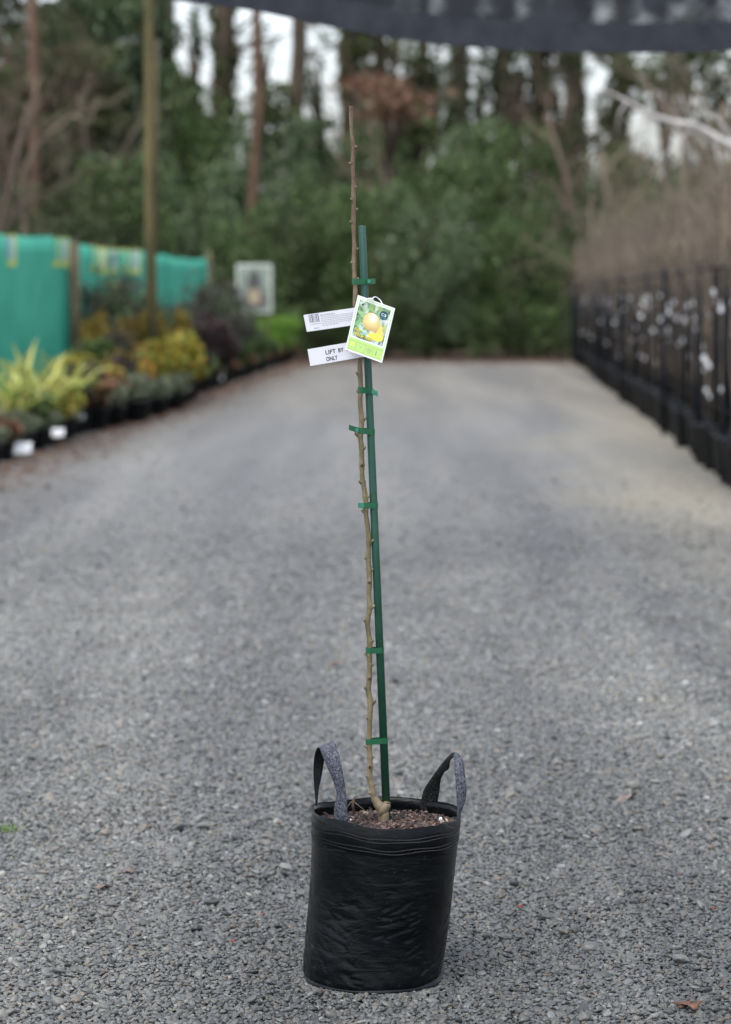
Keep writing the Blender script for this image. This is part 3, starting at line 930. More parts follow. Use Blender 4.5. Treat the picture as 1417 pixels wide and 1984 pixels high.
# little yellow framed notices clipped to the cloth top
YEL = plain('yellow_card', (0.5, 0.5, 0.10), .5)
TEAL = plain('teal_print', (0.10, 0.38, 0.30), .5)
BLUEP = plain('blue_print', (0.26, 0.38, 0.42), .5)
PALEP = plain('pale_print', (0.45, 0.5, 0.35), .5)
nots = [(20, 29.2, 455, 515, 22), (107, 31.3, 461, 516, 16), (125, 31.7, 462, 516, 15), (178, 33.5, 476, 524, 15), (199, 34.3, 479, 530, 15),
        (219, 35.1, 482, 532, 16), (240, 36.0, 482, 530, 14), (262, 37.0, 484, 530, 18)]
for i, (u, Y, v0, v1, w) in enumerate(nots):
    c = at(u, (v0 + v1) / 2, Y - .1)
    W_, H_ = w * Y / FPX, (v1 - v0) * Y / FPX
    o = tag(empty('hanging_notice', c), f'yellow-edged notice clipped to the green windbreak, {ordinal(i + 1)} from the left', 'notice', 'yellow-edged notices on the windbreak')
    m = MB(); m.box((0, 0, 0), (W_, .004, H_)); m.build('card', YEL, o)
    m = MB(); m.box((0, -.004, H_ * .06), (W_ * .72, .003, H_ * .74)); m.build('print', [BLUEP, TEAL, BLUEP, TEAL, PALEP][i % 5], o)
    m = MB(); m.box((0, -.004, H_ * .5), (W_ * .3, .012, .03)); m.build('clip', WOOD, o)
# framed picture board
Yb = 47
c = at(493, 559, Yb)
o = tag(empty('picture_board', (c.x, Yb, 0)), 'white-edged picture board on legs beside the round bright green shrub', 'sign')
s = Yb / FPX
m = MB(); m.box((0, 0, c.z), (68 * s, .03, 94 * s)); m.build('frame', plain('off_white_frame', (.52, .56, .50), .5), o)
PB = N('board_print')
v = PB.coord('Object')
sep = PB.new('ShaderNodeSeparateXYZ'); PB.l.new(v, sep.inputs[0])
f = PB.noise(v, 6, 3)
colr = PB.ramp(f, [(.35, (.16, .2, .17)), (.65, (.32, .36, .32))])
def ell(cx, cz, rx, rz, k=5.0):
    a = PB.math('POWER', PB.math('DIVIDE', PB.math('SUBTRACT', sep.outputs['X'], cx), rx), 2.0)
    b = PB.math('POWER', PB.math('DIVIDE', PB.math('SUBTRACT', sep.outputs['Z'], cz), rz), 2.0)
    return PB.math('MULTIPLY_ADD', PB.math('ADD', a, b), -k, k, True)
colr = PB.mix(ell(0, c.z + .02, .14, .36), colr, (.07, .07, .065))
colr = PB.mix(ell(0.02, c.z - .22, .26, .22), colr, (.12, .11, .10))
colr = PB.mix(ell(0, c.z - .15, .12, .16), colr, (.38, .31, .21))
PB.l.new(colr, PB.p.inputs['Base Color'])
m = MB(); m.box((0, -.02, c.z), (58 * s, .01, 84 * s)); m.build('print', PB.m, o)
for x in (-.25, .25):
    m = MB(); m.box((x, .03, c.z / 2 - .1), (.04, .03, c.z)); m.build('leg', WOOD, o)

# ------------------------------------------------------------------ left: plant beds
def cluster(name, seed, mat, n, h, w, size, aspect=.5, up=.6, nb=7, vertical=False):
    r = np.random.default_rng(seed)
    blobs = []
    for i in range(nb):
        z = h * r.uniform(.35, .85); an = r.uniform(0, 6.28); d = w * .3 * r.uniform(0, 1)
        blobs.append((math.cos(an) * d, math.sin(an) * d, z, w * .24, w * .24, h * .2))
    blobs.append((0, 0, h * .45, w * .3, w * .3, h * .42))
    p = blob_points(r, n, blobs)
    ax = np.array([0, 0, 1.0]) if vertical else None
    return leaf_cloud(name, p, r.uniform(size[0], size[1], n), r, mat, aspect, up if not vertical else 0.0, ax)
def stems(h, w, n, seed, mat=TWIGDARK):
    q = random.Random(seed); m = MB()
    for k in range(n):
        an = q.uniform(0, 6.28); m.tube([(0, 0, 0), (math.cos(an) * w * .15, math.sin(an) * w * .15, h * .5), (math.cos(an) * w * .3, math.sin(an) * w * .3, h * .9)], [.008, .006, .003], 4)
    return m.mesh('stems', mat)
SP = {}
def species(key, foliage, h, w, pot=(.13, .2), st=None):
    pr = pot_mesh(pot[0], pot[1], BLACKPL); sm = soil_mesh(pot[0] * .93, pot[1] * .88)
    SP[key] = (pr, sm, foliage, stems(h, w, 6, hash(key) % 99 if False else len(SP), ) , pot)
species('gold', cluster('foliage', 1, G_GOLD, 1100, .42, .6, (.04, .075)), .42, .6)
species('orange', cluster('foliage', 2, G_ORANGE, 1100, .45, .55, (.04, .075)), .45, .55)
species('sage', cluster('foliage', 3, G_SAGE, 700, .24, .42, (.03, .06)), .24, .4, (.11, .16))
species('rust', cluster('foliage', 4, G_RUST, 500, .24, .36, (.05, .09), .8), .24, .3, (.11, .16))
species('upright', cluster('foliage', 5, G_BROWNGOLD, 1300, .95, .26, (.07, .13), .2, vertical=True), .9, .2, (.14, .24))
species('purple', cluster('foliage', 6, G_PURPLE, 1500, .7, .62, (.05, .09)), .7, .6, (.15, .26))
species('airy', cluster('foliage', 7, G_MIX, 700, 1.15, .7, (.05, .1), nb=12), 1.15, .8, (.16, .28))
species('greygreen', cluster('foliage', 8, G_GREY, 900, 1.0, .6, (.05, .1), nb=10), 1.0, .6, (.16, .28))
species('bright', cluster('foliage', 9, G_BRIGHT, 3200, .85, 1.0, (.05, .1), .22, vertical=True), .8, .9, (.2, .3))
species('green', cluster('foliage', 10, G_HEDGE, 900, .4, .5, (.04, .08)), .4, .5)
DESC = {'gold': ('golden yellow shrub', 'golden shrubs in the left bed'), 'orange': ('orange-tipped shrub', 'orange-tipped shrubs in the left bed'),
        'sage': ('low sage grey plant', 'low sage plants along the bed edge'), 'rust': ('low rust-brown leafy plant', 'low rust-brown plants along the bed edge'),
        'upright': ('upright bronze-gold columnar plant', 'upright bronze-gold plants in the left bed'), 'purple': ('dark purple shrub', 'purple shrubs in the left bed'),
        'airy': ('loose grey-bronze shrub', 'loose grey-bronze shrubs before the windbreak'), 'greygreen': ('tall grey-green shrub', 'grey-green shrubs before the windbreak'),
        'bright': ('round bright green shrub', None), 'green': ('mid green low shrub', 'green low shrubs in the left bed')}
cnt = {}
def edge_x(Y):   # left edge of the drive at distance Y
    a, b = gnd(0, 905), gnd(590, 694)
    return a.x + (b.x - a.x) * (Y - a.y) / (b.y - a.y)
def plant(key, Y, off, s=1.0, label=None, tagp=False, zs=1.0):
    pr, sm, fo_, st, pot = SP[key]
    o = empty('potted_plant', (edge_x(Y) - off, Y, 0), R_.uniform(0, 6.28), (s, s, s * zs))
    cnt[key] = cnt.get(key, 0) + 1
    tag(o, label, 'potted plant', DESC[key][1])
    if not label: cnt.setdefault(key + '_all', []).append(o)
    link('pot', pr, o); link('soil', sm, o)
    f = link('foliage', fo_, o); f.location.z = pot[1] * .75
    f = link('stems', st, o); f.location.z = pot[1] * .8
    if tagp:
        m = MB(); m.box((0, 0, 0), (.05, .003, .065)); t_ = m.build('plant_tag', WHITE, o)
        t_.location = (pot[0] * 1.15, -pot[0] * .7, pot[1] * .8); t_.rotation_euler = (.3, 0, .6 - o.rotation_euler.z)
        t_.location = Matrix.Rotation(-o.rotation_euler.z, 3, 'Z') @ Vector((pot[0] * .5, -pot[0] * 1.2, pot[1] * .8))
    return o
R_ = random.Random(8)
# front edge row
Y = 18.6; i = 0
seq = ['rust', 'green', 'rust', 'sage', 'rust', 'sage', 'sage', 'green', 'sage', 'gold', 'gold', 'sage', 'purple', 'purple', 'purple', 'green', 'purple', 'airy', 'green', 'rust', 'green', 'sage', 'green', 'sage', 'rust']
while Y < 53:
    k = seq[min(i, len(seq) - 1)] if i < len(seq) else ['sage', 'green', 'rust'][i % 3]
    sc_ = 1.0 if k not in ('purple', 'airy') else .8
    plant(k, Y, .16 + R_.uniform(-.03, .03), sc_ * R_.uniform(.9, 1.1), tagp=(i in (0, 1, 3, 9, 12, 15, 19, 22, 26, 30)))
    Y += .42 + .024 * (Y - 18) ; i += 1
# middle rows, placed by bearing
def cloth_Y(u):
    for (u0, Y0, _a), (u1, Y1, _b), _s in panels:
        if u <= u1: 
            t = max(0, (u - u0) / (u1 - u0)); return 1 / ((1 - t) / Y0 + t / Y1)
    return 99
def plant_u(key, u, Y, s, label=None, zs=1.0):
    Y = min(Y, cloth_Y(u) - 1.0)
    x = at(u, HZ, Y).x
    return plant(key, Y, edge_x(Y) - x, s, label, False, zs)
for u, Y, k, s in [(150, 25.2, 'gold', 1.3), (205, 26.6, 'orange', 1.2), (185, 27.6, 'green', 1.6), (240, 27.6, 'orange', 1.45), (300, 30.4, 'orange', 1.45), (205, 28.2, 'orange', 1.45), (262, 26.6, 'sage', 1.5), (232, 29.0, 'orange', 1.45),
                   (285, 28.6, 'gold', 1.3), (272, 29.8, 'orange', 1.45), (318, 29.8, 'gold', 1.5), (305, 31.0, 'gold', 1.4), (345, 30.9, 'gold', 1.5), (335, 32.0, 'gold', 1.6),
                   (362, 32.2, 'gold', 1.25), (215, 25.6, 'sage', 1.4), (300, 27.9, 'sage', 1.3), (180, 25.0, 'rust', 1.5), (212, 26.0, 'rust', 1.4), (160, 27.0, 'gold', 1.3), (335, 29.2, 'sage', 1.3)]:
    plant_u(k, u, Y, s)
for j, (u, Y) in enumerate([(168, 30.5), (185, 31.0), (200, 32), (236, 32.5), (252, 33.2), (280, 33.4), (296, 34.0), (312, 33.6), (345, 34.0), (352, 34.6), (362, 35.2)]):
    plant_u('upright', u, Y - .8, 1.0 + .05 * (j % 3), zs=.93)
for u, Y, k, s in [(382, 34.6, 'purple', 1.15), (402, 36.2, 'purple', 1.2), (425, 38.0, 'purple', 1.15), (392, 37.6, 'purple', 1.3), (445, 40, 'airy', .95), (462, 42, 'airy', .9), (480, 44.5, 'airy', .85),
                   (205, 35.5, 'greygreen', 1.45), (235, 37.0, 'airy', 1.45), (262, 37.5, 'greygreen', 1.4), (222, 34.6, 'purple', 1.6), (285, 36.2, 'purple', 1.3), (308, 38.0, 'greygreen', 1.15), (335, 38.5, 'airy', 1.05),
                   (365, 39, 'airy', 1.1), (395, 40.5, 'airy', 1.35), (418, 41.5, 'greygreen', 1.45), (440, 43.0, 'airy', 1.4), (468, 45.0, 'green', 1.6), (452, 44.0, 'greygreen', 1.2), (350, 36.5, 'greygreen', 1.05),
                   (500, 46.2, 'green', 1.4), (175, 34.0, 'airy', 1.3)]:
    plant_u(k, u, Y, s)
plant_u('bright', 538, 49.0, 1.32, label='round bright green grassy shrub in front of the picture board', zs=.70)
for key in [k for k in cnt if k.endswith('_all')]:
    for n_, o in enumerate(sorted(cnt[key], key=lambda q_: q_.location.y)):
        o['label'] = f'{DESC[key[:-4]][0]}, {ordinal(n_ + 1)} such from the near end of left bed'

# golden strap-leaved flax, every blade a leaf
blades = []
for s in range(7):
    q = random.Random(s); m = MB()
    L, n = q.uniform(.75, 1.05), 9
    bend = q.uniform(.7, 2.9)
    vs, fs = [], []
    ang = q.uniform(.05, .35); x = z = 0.0
    for i in range(n + 1):
        t = i / n
        w = .034 * (1 - t ** 2.2) * (0.55 + .45 * min(1, t * 4)) + .001
        for sx in (-1, 0, 1):
            vs.append((x + (.006 if sx == 0 else 0), sx * w, z - (.008 if sx == 0 else 0)))
        x += math.sin(ang) * L / n; z += math.cos(ang) * L / n
        ang += bend * (0.4 + 1.3 * t) / n
    for i in range(n):
        for j in (0, 1):
            a = i * 3 + j
            fs.append((a, a + 1, a + 4, a + 3))
    m.add(vs, fs)
    me = m.mesh('leaf', [G_BLADE, G_BLADE2][s % 3 == 2], True)
    blades.append(me)
FLX = [(21.6, 22, .78, 'nearest golden striped strap-leaved flax, cut by the left edge of the view'), (22.6, 82, .86, 'largest golden striped flax with arching straps, near the white label'),
       (24.2, 128, .82, 'golden striped flax just left of the orange-tipped shrubs'), (24.6, 45, .88, 'golden striped flax set furthest back against the green windbreak')]
FP, FS = pot_mesh(.17, .3, BLACKPL), soil_mesh(.158, .26)
for Y, off, s, lab in FLX:
    o = tag(empty('flax_plant', (at(off, HZ, Y).x, Y, 0), 0, s), lab, 'potted plant', 'golden striped flax plants')
    link('pot', FP, o); link('soil', FS, o)
    for k in range(34):
        l = link('leaf', blades[R_.randrange(7)], o)
        l.location = (R_.gauss(0, .03), R_.gauss(0, .03), .22)
        l.rotation_euler = (R_.gauss(0, .12), R_.gauss(0, .12), R_.uniform(0, 6.28))
        z = R_.uniform(.7, 1.2); l.scale = (z, z, z)
# white plastic bag / label lying at the very left
for (u, v_, w_, lab) in ((30, 868, 62, 'large white plant label lying over the nearest black pot at the left edge'), (112, 838, 24, 'small white plant label leaning on a black pot beside the flax')):
    Yl = 20.4 if u < 60 else 21.6
    c = at(u, v_, Yl)
    o = MB(); s = Yl / FPX
    W_, H_ = w_ * s, (22 if u < 60 else 16) * s
    o.add([(-W_ / 2, 0, -H_ / 2), (0, -.03, -H_ / 2), (W_ / 2, 0, -H_ / 2 + .01), (W_ / 2, .03, H_ / 2), (0, .0, H_ / 2), (-W_ / 2, .03, H_ / 2)], [(0, 1, 4, 5), (1, 2, 3, 4)])
    ob_ = o.build('plant_label', WHITE); ob_.location = c
    md = ob_.modifiers.new('t', 'SOLIDIFY'); md.thickness = .003
    tag(ob_, lab, 'label', 'loose white plant labels')

# leaf litter along the bed edge and the end of the drive
n = 3800
lr = np.random.default_rng(5)
yy = lr.uniform(17, 52, n); xx = np.array([edge_x(y) for y in yy]) + np.abs(lr.normal(0, .35, n))
n2 = 3200
x2 = lr.uniform(-2.2, 4.4, n2); y2 = 51.5 - np.abs(lr.normal(0, 1.6, n2))
p = np.stack([np.concatenate([xx, x2]), np.concatenate([yy, y2]), np.full(n + n2, .02)], 1)
G_LITTER = leafmat('dead_leaf', [(.10, .05, .03), (.17, .08, .05), (.22, .13, .08), (.13, .08, .06)])
tag(link('leaf_litter', leaf_cloud('leaf_litter', p, lr.uniform(.03, .065, n + n2), lr, G_LITTER, .7, up=4)), kind='stuff')

# ------------------------------------------------------------------ single dead leaves and a tuft on the near gravel
LEAFB = surf('dead_brown_leaf', (.06, .03, .02), (.16, .075, .042), 60, .7, .3)
LEAFR = surf('dead_red_leaf', (.16, .03, .02), (.25, .06, .04), 60, .7, .2)
LEAFG = surf('dead_greybrown_leaf', (.12, .09, .08), (.22, .17, .15), 60, .8, .2)
def leafobj(u, v_, size, mat, lab, seed, zr=None):
    q = random.Random(seed); m = MB()
    n = 12
    vs = [(0, 0, .004)]
    for k in range(n):
        a = 2 * PI * k / n
        r = size * (.5 + .22 * math.cos(5 * a) + q.uniform(-.06, .06)) 
        vs.append((r * math.cos(a) * 1.2, r * math.sin(a), size * (.16 * math.sin(2 * a + seed) + q.uniform(0, .12))))
    m.add(vs, [(0, k + 1, (k + 1) % n + 1) for k in range(n)])
    o = m.build('dead_leaf', mat, None, True)
    g = gnd(u, v_); o.location = (g.x, g.y, .014); o.rotation_euler = (q.uniform(-.2, .2), q.uniform(-.2, .2), q.uniform(0, 6))
    md = o.modifiers.new('t', 'SOLIDIFY'); md.thickness = .0008
    tag(o, lab, 'leaf', 'dead leaves on the gravel')
leafobj(1338, 1962, .034, LEAFB, 'curled rusty-brown dead leaf at the lower right corner of the gravel', 1)
leafobj(1322, 1958, .026, LEAFB, 'smaller rusty leaf touching the curled one at the lower right corner', 2)
leafobj(1142, 1938, .018, LEAFB, 'brown leaf fragment between the bag and the lower right corner', 3)
leafobj(200, 1730, .028, LEAFG, 'curled grey-brown dead leaf on the gravel, nearer of the pair left of the bag', 4)
leafobj(248, 1700, .026, LEAFG, 'flat grey-brown leaf just beyond the curled one left of the bag', 5)
leafobj(511, 1783, .008, LEAFR, 'small dark red leaf scrap just left of the bag', 6)
leafobj(453, 1836, .010, LEAFR, 'brick red leaf scrap left of the bag, nearer the camera', 7)
leafobj(1383, 1772, .009, LEAFR, 'orange-red leaf scrap near the right edge', 8)
leafobj(1315, 1706, .008, LEAFR, 'deep red leaf scrap right of the bag and further back', 9)
leafobj(1213, 1556, .052, LEAFG, 'large pinkish grey dead leaf behind the bag to the right', 10)
leafobj(650, 1292, .035, surf('dead_pink_leaf', (.4, .22, .16), (.5, .3, .22), 40, .8, .1), 'pale pinkish leaf blurred on the gravel just left of the trunk', 11)
leafobj(1008, 1768, .012, LEAFR, 'small pink-brown leaf scrap right of the bag', 12)
leafobj(620, 1935, .010, LEAFB, 'tiny brown leaf scrap in front of the bag', 13)
g = gnd(8, 1614)
q = random.Random(3)
m = MB()
for k in range(60):
    an = q.uniform(0, 6.28); d = Vector((math.cos(an), math.sin(an), q.uniform(.6, 1.8))); b = Vector((q.gauss(0, .018), q.gauss(0, .012), 0)); l = q.uniform(.008, .018)
    s_ = Vector((-d.y, d.x, 0)).normalized() * .002
    m.add([b - s_, b + s_, b + d * l], [(0, 1, 2)])
o = m.build('grass_tuft', G_BRIGHT); o.location = g + Vector((0, 0, .006))
tag(o, 'tiny bright green weed tuft in the gravel at the left edge', 'weed')

# ------------------------------------------------------------------ the grow bag
BT_ = at(749, 1573, BAGY)            # rim centre
RB, RT = .1425, .1505
BAGH = BT_.z
bm_ = N('black_woven_plastic')
v = bm_.coord('Object', (1, 1, 1))
n1 = bm_.noise(bm_.coord('Object', (5, 5, 16)), 1.6, 5, .6, .8)
n2 = bm_.noise(v, 45, 4, .6)
n3 = bm_.noise(bm_.coord('Object', (1, 1, 3.2), rot=(0, .5, 0)), 9, 3, .5, 1.2)
wv = bm_.new('ShaderNodeTexWave', wave_type='BANDS', bands_direction='Z'); bm_.l.new(v, wv.inputs['Vector']); wv.inputs['Scale'].default_value = 160
h = bm_.math('ADD', bm_.math('MULTIPLY', n1, 1.0), bm_.math('ADD', bm_.math('MULTIPLY', n2, .10), bm_.math('ADD', bm_.math('MULTIPLY', n3, .8), bm_.math('MULTIPLY', wv.outputs['Fac'], .018))))
bm_.bump(h, .42, .006)
dust = bm_.noise(v, 14, 5, .65)
specks = bm_.noise(v, 420, 1, .5)
bc = bm_.ramp(dust, [(.35, (.0016, .0024, .0030)), (.7, (.0042, .0056, .0072))])
bc = bm_.mix(bm_.math('MULTIPLY_ADD', specks, 14, -10.6, True), bc, (.16, .16, .15))
bm_.l.new(bc, bm_.p.inputs['Base Color'])
bm_.l.new(bm_.ramp(dust, [(.3, .17), (.75, .32)]), bm_.p.inputs['Roughness'])
bm_.p.inputs['Specular IOR Level'].default_value = .15
bag = tag(empty('grow_bag', BAGB), 'black woven plastic grow bag with two webbing handles, filled with bark mix', 'planter bag')
def bag_c(t):  # centre offset at height fraction
    c = (BT_ - BAGB) * t
    return Vector((c.x, c.y, 0))
def rim_z(an):  # rim height varies round the mouth (front dips on the left, rises to the right)
    return BAGH + .0035 * math.sin(an * 2 + .6) + .002 * math.sin(an * 5) - .004 * math.cos(an)
def bag_pt(an, t, dr=0.0):
    r = RB + (RT - RB) * t
    if t < .07: r -= .011 * (1 - t / .07) ** 2
    r += .0045 * math.sin(t * 3.0 + .3) * math.sin(an * 1 + 1.0)
    P_ = Vector((math.cos(an) * 2.1, math.sin(an) * 2.1, t * 3.2))
    amp = .25 + .75 * min(1, max(0, (.8 - t) * 2.2))
    r += .0065 * noise.noise(P_ * .75) * amp
    r += .0009 * amp * noise.noise(Vector((P_.x * 2.2, P_.y * 2.2, P_.z * 5 + 2 * P_.x + 9)))
    w = noise.noise(Vector((P_.x * 1.3, P_.y * 1.3, P_.z * 7.0 - 3 * P_.y + 3.1)))
    r += -.0022 * max(0, 1 - abs(w) * 7) * min(1, max(0, (.8 - t) * 3)) * (noise.noise(P_ * 1.1 + Vector((5, 5, 5))) > -.05)
    # rim slightly polygonal
    r += .0016 * math.sin(7 * an + 1) * max(0, (t - .6) / .4)
    r += dr
    c = bag_c(t)
    return Vector((c.x + r * math.cos(an), c.y + r * math.sin(an) * (1 - .02 * t), t * rim_z(an)))
NA, NT = 220, 110
vs, fs = [], []
for j in range(NT + 1):
    for i in range(NA): vs.append(bag_pt(2 * PI * i / NA, j / NT))
# rim lip and inner wall
for k, (dr, dz) in enumerate(((-.0022, .0006), (-.003, -.012), (-.004, -.05))):
    for i in range(NA):
        p_ = bag_pt(2 * PI * i / NA, 1, dr); p_.z += dz; vs.append(p_)
NR = NT + 4
for j in range(NR - 1):
    for i in range(NA):
        i2 = (i + 1) % NA
        fs.append((j * NA + i, j * NA + i2, (j + 1) * NA + i2, (j + 1) * NA + i))
m = MB(); m.add(vs, fs); m.f.append(tuple(range(NA - 1, -1, -1))); m.m.append(0)
m.build('bag_body', bm_.m, bag, True)
# base seam lip: wide flat flange poking out under the bag
LIP = surf('base_seam_plastic', (.003, .004, .005), (.012, .014, .018), 30, .5, .4, .003, spec=.15)
m = MB(); vs, fs = [], []
n = 160
for i in range(n):
    an = 2 * PI * i / n
    out = .000 + .005 * max(0, math.sin(an - 3.6)) + .004 * max(0, noise.noise(Vector((an * 2, 0, 0)))) + (.008 if 5.2 < an < 6.1 else 0) * abs(math.sin((an - 5.2) / .9 * PI)) + .006 * max(0, 1 - abs(an - 3.75) / .4)
    for rr, z in ((RB - .014, .004), (RB - .004 + out * .6, .008), (RB - .004 + out, .010), (RB - .003 + out, .013), (RB - .012, .016)):
        vs.append((rr * math.cos(an), rr * math.sin(an), z))
for i in range(n):
    for j in range(4):
        a, b = i * 5 + j, ((i + 1) % n) * 5 + j
        fs.append((a, b, b + 1, a + 1))
m.add(vs, fs); m.build('base_seam', LIP, bag, True)
# hem fold ridge
m = MB(); vs, fs = [], []
for (t, dr) in ((.835, .0002), (.840, .0012), (1.0, .0012), (1.003, .0)):
    for i in range(NA):
        vs.append(bag_pt(2 * PI * i / NA, min(t, 1), dr) + Vector((0, 0, .0015 if t > 1 else 0)))
for j in range(3):
    for i in range(NA):
        i2 = (i + 1) % NA
        fs.append((j * NA + i, j * NA + i2, (j + 1) * NA + i2, (j + 1) * NA + i))
m.add(vs, fs); m.build('rim_hem', bm_.m, bag, True)
THREAD = plain('grey_thread', (.020, .022, .026), .7)
m = MB()
for t in (.936, .918, .872, .853):
    ns = 250
    for i in range(ns):
        a0 = 2 * PI * i / ns; a1 = 2 * PI * (i + .68) / ns
        wv_ = .0012 * math.sin(a0 * 9 + t * 50) / BAGH
        p0, p1 = bag_pt(a0, t + wv_, .0017), bag_pt(a1, t + wv_ + .0035, .0017)
        up_ = Vector((0, 0, .0007)); o_ = Vector((math.cos(a0), math.sin(a0), 0)) * .0007
        m.add([p0 - up_, p1 - up_, p1 + up_, p0 + up_, p0 + o_, p1 + o_], [(0, 1, 5, 4), (4, 5, 2, 3)])
s_ = m.build('stitching', THREAD, bag); s_['kind'] = 'stuff'

# handles
wm = N('grey_webbing')
uvc = wm.coord('UV', (26, 5, 1))
nn = wm.noise(wm.coord('UV', (17, 5, 1), rot=(0, 0, .35)), 1.6, 3, .8, .6)
nv = wm.noise(wm.coord('UV', (10, 2.5, 1)), 1.0, 3)
wc = wm.ramp(nn, [(.40, (.010, .012, .018)), (.50, (.055, .062, .082)), (.64, (.165, .18, .225))])
wm.p.inputs['Specular IOR Level'].default_value = .2
wc = wm.mix(1.0, wc, wm.ramp(nv, [(.3, .6), (.65, 1.15)]), 'MULTIPLY')
wm.l.new(wc, wm.p.inputs['Base Color']); wm.p.inputs['Roughness'].default_value = .6
wm.bump(nn, .6, .002)
wd = N('black_webbing')
wd.p.inputs['Specular IOR Level'].default_value = .12
nn = wd.noise(wd.coord('UV', (20, 6, 1), rot=(0, 0, -.3)), 1.6, 3, .8)
wd.l.new(wd.ramp(nn, [(.50, (.004, .0045, .005)), (.60, (.02, .021, .023)), (.68, (.16, .16, .17))]), wd.p.inputs['Base Color'])
wd.p.inputs['Roughness'].default_value = .6
wd.bump(nn, .5, .002)
def ribbon(name, pairs, mats, split=9, parent=None, smooth=4):
    A = dens([p[0] for p in pairs], smooth); B = dens([p[1] for p in pairs], smooth)
    th = .0011; nC = 5
    vs, fs, uv, mi = [], [], [], []
    L = 0
    for i in range(len(A)):
        if i: L += ((A[i] + B[i]) - (A[i - 1] + B[i - 1])).length / 2
        w = (B[i] - A[i])
        t = (A[min(i + 1, len(A) - 1)] + B[min(i + 1, len(A) - 1)] - A[max(i - 1, 0)] - B[max(i - 1, 0)])
        nrm = w.cross(t); nrm = nrm.normalized() if nrm.length > 1e-9 else Vector((0, -1, 0))
        for side in (1, -1):
            for k in range(nC):
                f = k / (nC - 1)
                vs.append(A[i].lerp(B[i], f) + nrm * side * th * (1 if 0 < k < nC - 1 else .5)); uv.append((L * 10, f))
    m = MB(); m.add(vs, [], 0, uv)
    for i in range(len(A) - 1):
        a, b = i * 2 * nC, (i + 1) * 2 * nC
        for k in range(nC - 1):
            sw = int(i / len(A) > split)
            m.f.append((a + k, a + k + 1, b + k + 1, b + k)); m.m.append(sw)
            m.f.append((a + nC + k, b + nC + k, b + nC + k + 1, a + nC + k + 1)); m.m.append(1 - sw)
        m.f.append((a, b, b + nC, a + nC)); m.m.append(0)
        m.f.append((a + nC - 1, a + 2 * nC - 1, b + 2 * nC - 1, b + nC - 1)); m.m.append(0)
    return m.build(name, mats, parent, True)
def pl(x, y, Y): return at(590 + x / 8.856, 1420 + y / 8.856, Y) - BAGB
def pr_(x, y, Y): return at(740 + x / 7.458, 1440 + y / 7.458, Y) - BAGB
HS = .52
# left handle: front leg (grey side out), over the top, down the dark side
# A edge / B edge
ribbon('handle', [
    (pl(500, 1530, 4.766), pl(748, 1560, 4.752)), (pl(508, 1400, 4.764), pl(745, 1430, 4.750)), (pl(525, 1210, 4.764), pl(733, 1260, 4.752)),
    (pl(553, 1020, 4.765), pl(708, 1010, 4.755)), (pl(480, 790, 4.770), pl(680, 800, 4.755)), (pl(380, 550, 4.78), pl(635, 560, 4.760)),
    (pl(315, 400, 4.79), pl(597, 380, 4.770)), (pl(275, 290, 4.81), pl(560, 235, 4.785)), (pl(245, 250, 4.835), pl(500, 150, 4.81)),
    (pl(205, 290, 4.86), pl(430, 180, 4.845)), (pl(168, 420, 4.88), pl(370, 330, 4.865)), (pl(158, 600, 4.89), pl(335, 520, 4.88)),
    (pl(160, 780, 4.893), pl(292, 760, 4.885)), (pl(172, 950, 4.895), pl(250, 950, 4.888)), (pl(188, 1120, 4.895), pl(232, 1110, 4.889)),
    (pl(195, 1260, 4.893), pl(225, 1255, 4.89))], [wm.m, wd.m], 9, bag)
ribbon('handle', [
    (pr_(560, 960, 4.985), pr_(795, 985, 4.975)), (pr_(568, 850, 4.986), pr_(803, 880, 4.975)), (pr_(605, 680, 4.982), pr_(835, 680, 4.970)),
    (pr_(690, 540, 4.975), pr_(852, 530, 4.962)), (pr_(800, 385, 4.962), pr_(905, 420, 4.948)), (pr_(880, 280, 4.95), pr_(970, 365, 4.935)),
    (pr_(955, 195, 4.93), pr_(985, 260, 4.918)), (pr_(1010, 145, 4.905), pr_(1020, 215, 4.895)), (pr_(1065, 130, 4.88), pr_(1040, 195, 4.872)),
    (pr_(1120, 165, 4.862), pr_(1048, 250, 4.855)), (pr_(1175, 260, 4.85), pr_(1052, 370, 4.84)), (pr_(1200, 430, 4.84), pr_(1065, 520, 4.832)),
    (pr_(1222, 640, 4.833), pr_(1075, 680, 4.826)), (pr_(1205, 830, 4.83), pr_(1085, 850, 4.824)), (pr_(1150, 990, 4.828), pr_(1088, 980, 4.823)),
    (pr_(1110, 1110, 4.826), pr_(1080, 1100, 4.822))], [wd.m, wm.m], HS, bag)

# potting mix
sm_ = N('bark_mix')
g_ = sm_.new('ShaderNodeNewGeometry')
sc1 = sm_.ramp(g_.outputs['Random Per Island'], [(0, (.008, .006, .006)), (.3, (.022, .014, .012)), (.55, (.05, .03, .024)), (.78, (.095, .058, .045)), (.93, (.15, .10, .078)), (.985, (.22, .17, .13)), (1, (.32, .28, .24))])
sm_.l.new(sc1, sm_.p.inputs['Base Color']); sm_.p.inputs['Roughness'].default_value = .75
q = random.Random(12)
m = MB()
SZ = BAGH - .022
def soil_z(x, y): return SZ - .012 * max(0, y / .15) + .006 * max(0, -y / .15) + .005 * noise.noise(Vector((x * 20, y * 20, 0)))
c0 = bag_c(1)
n = 40
vs = [(c0.x, c0.y, soil_z(0, 0))]; fs = []
for j in range(1, 9):
    for k in range(n):
        a = 2 * PI * k / n; r = .1455 * j / 8
        x, y = r * math.cos(a), r * math.sin(a)
        vs.append((c0.x + x, c0.y + y, soil_z(x, y)))
for k in range(n):
    fs.append((0, 1 + k, 1 + (k + 1) % n))
    for j in range(7):
        a = 1 + j * n + k; b = 1 + j * n + (k + 1) % n
        fs.append((a, a + n, b + n, b))
m.add(vs, fs)
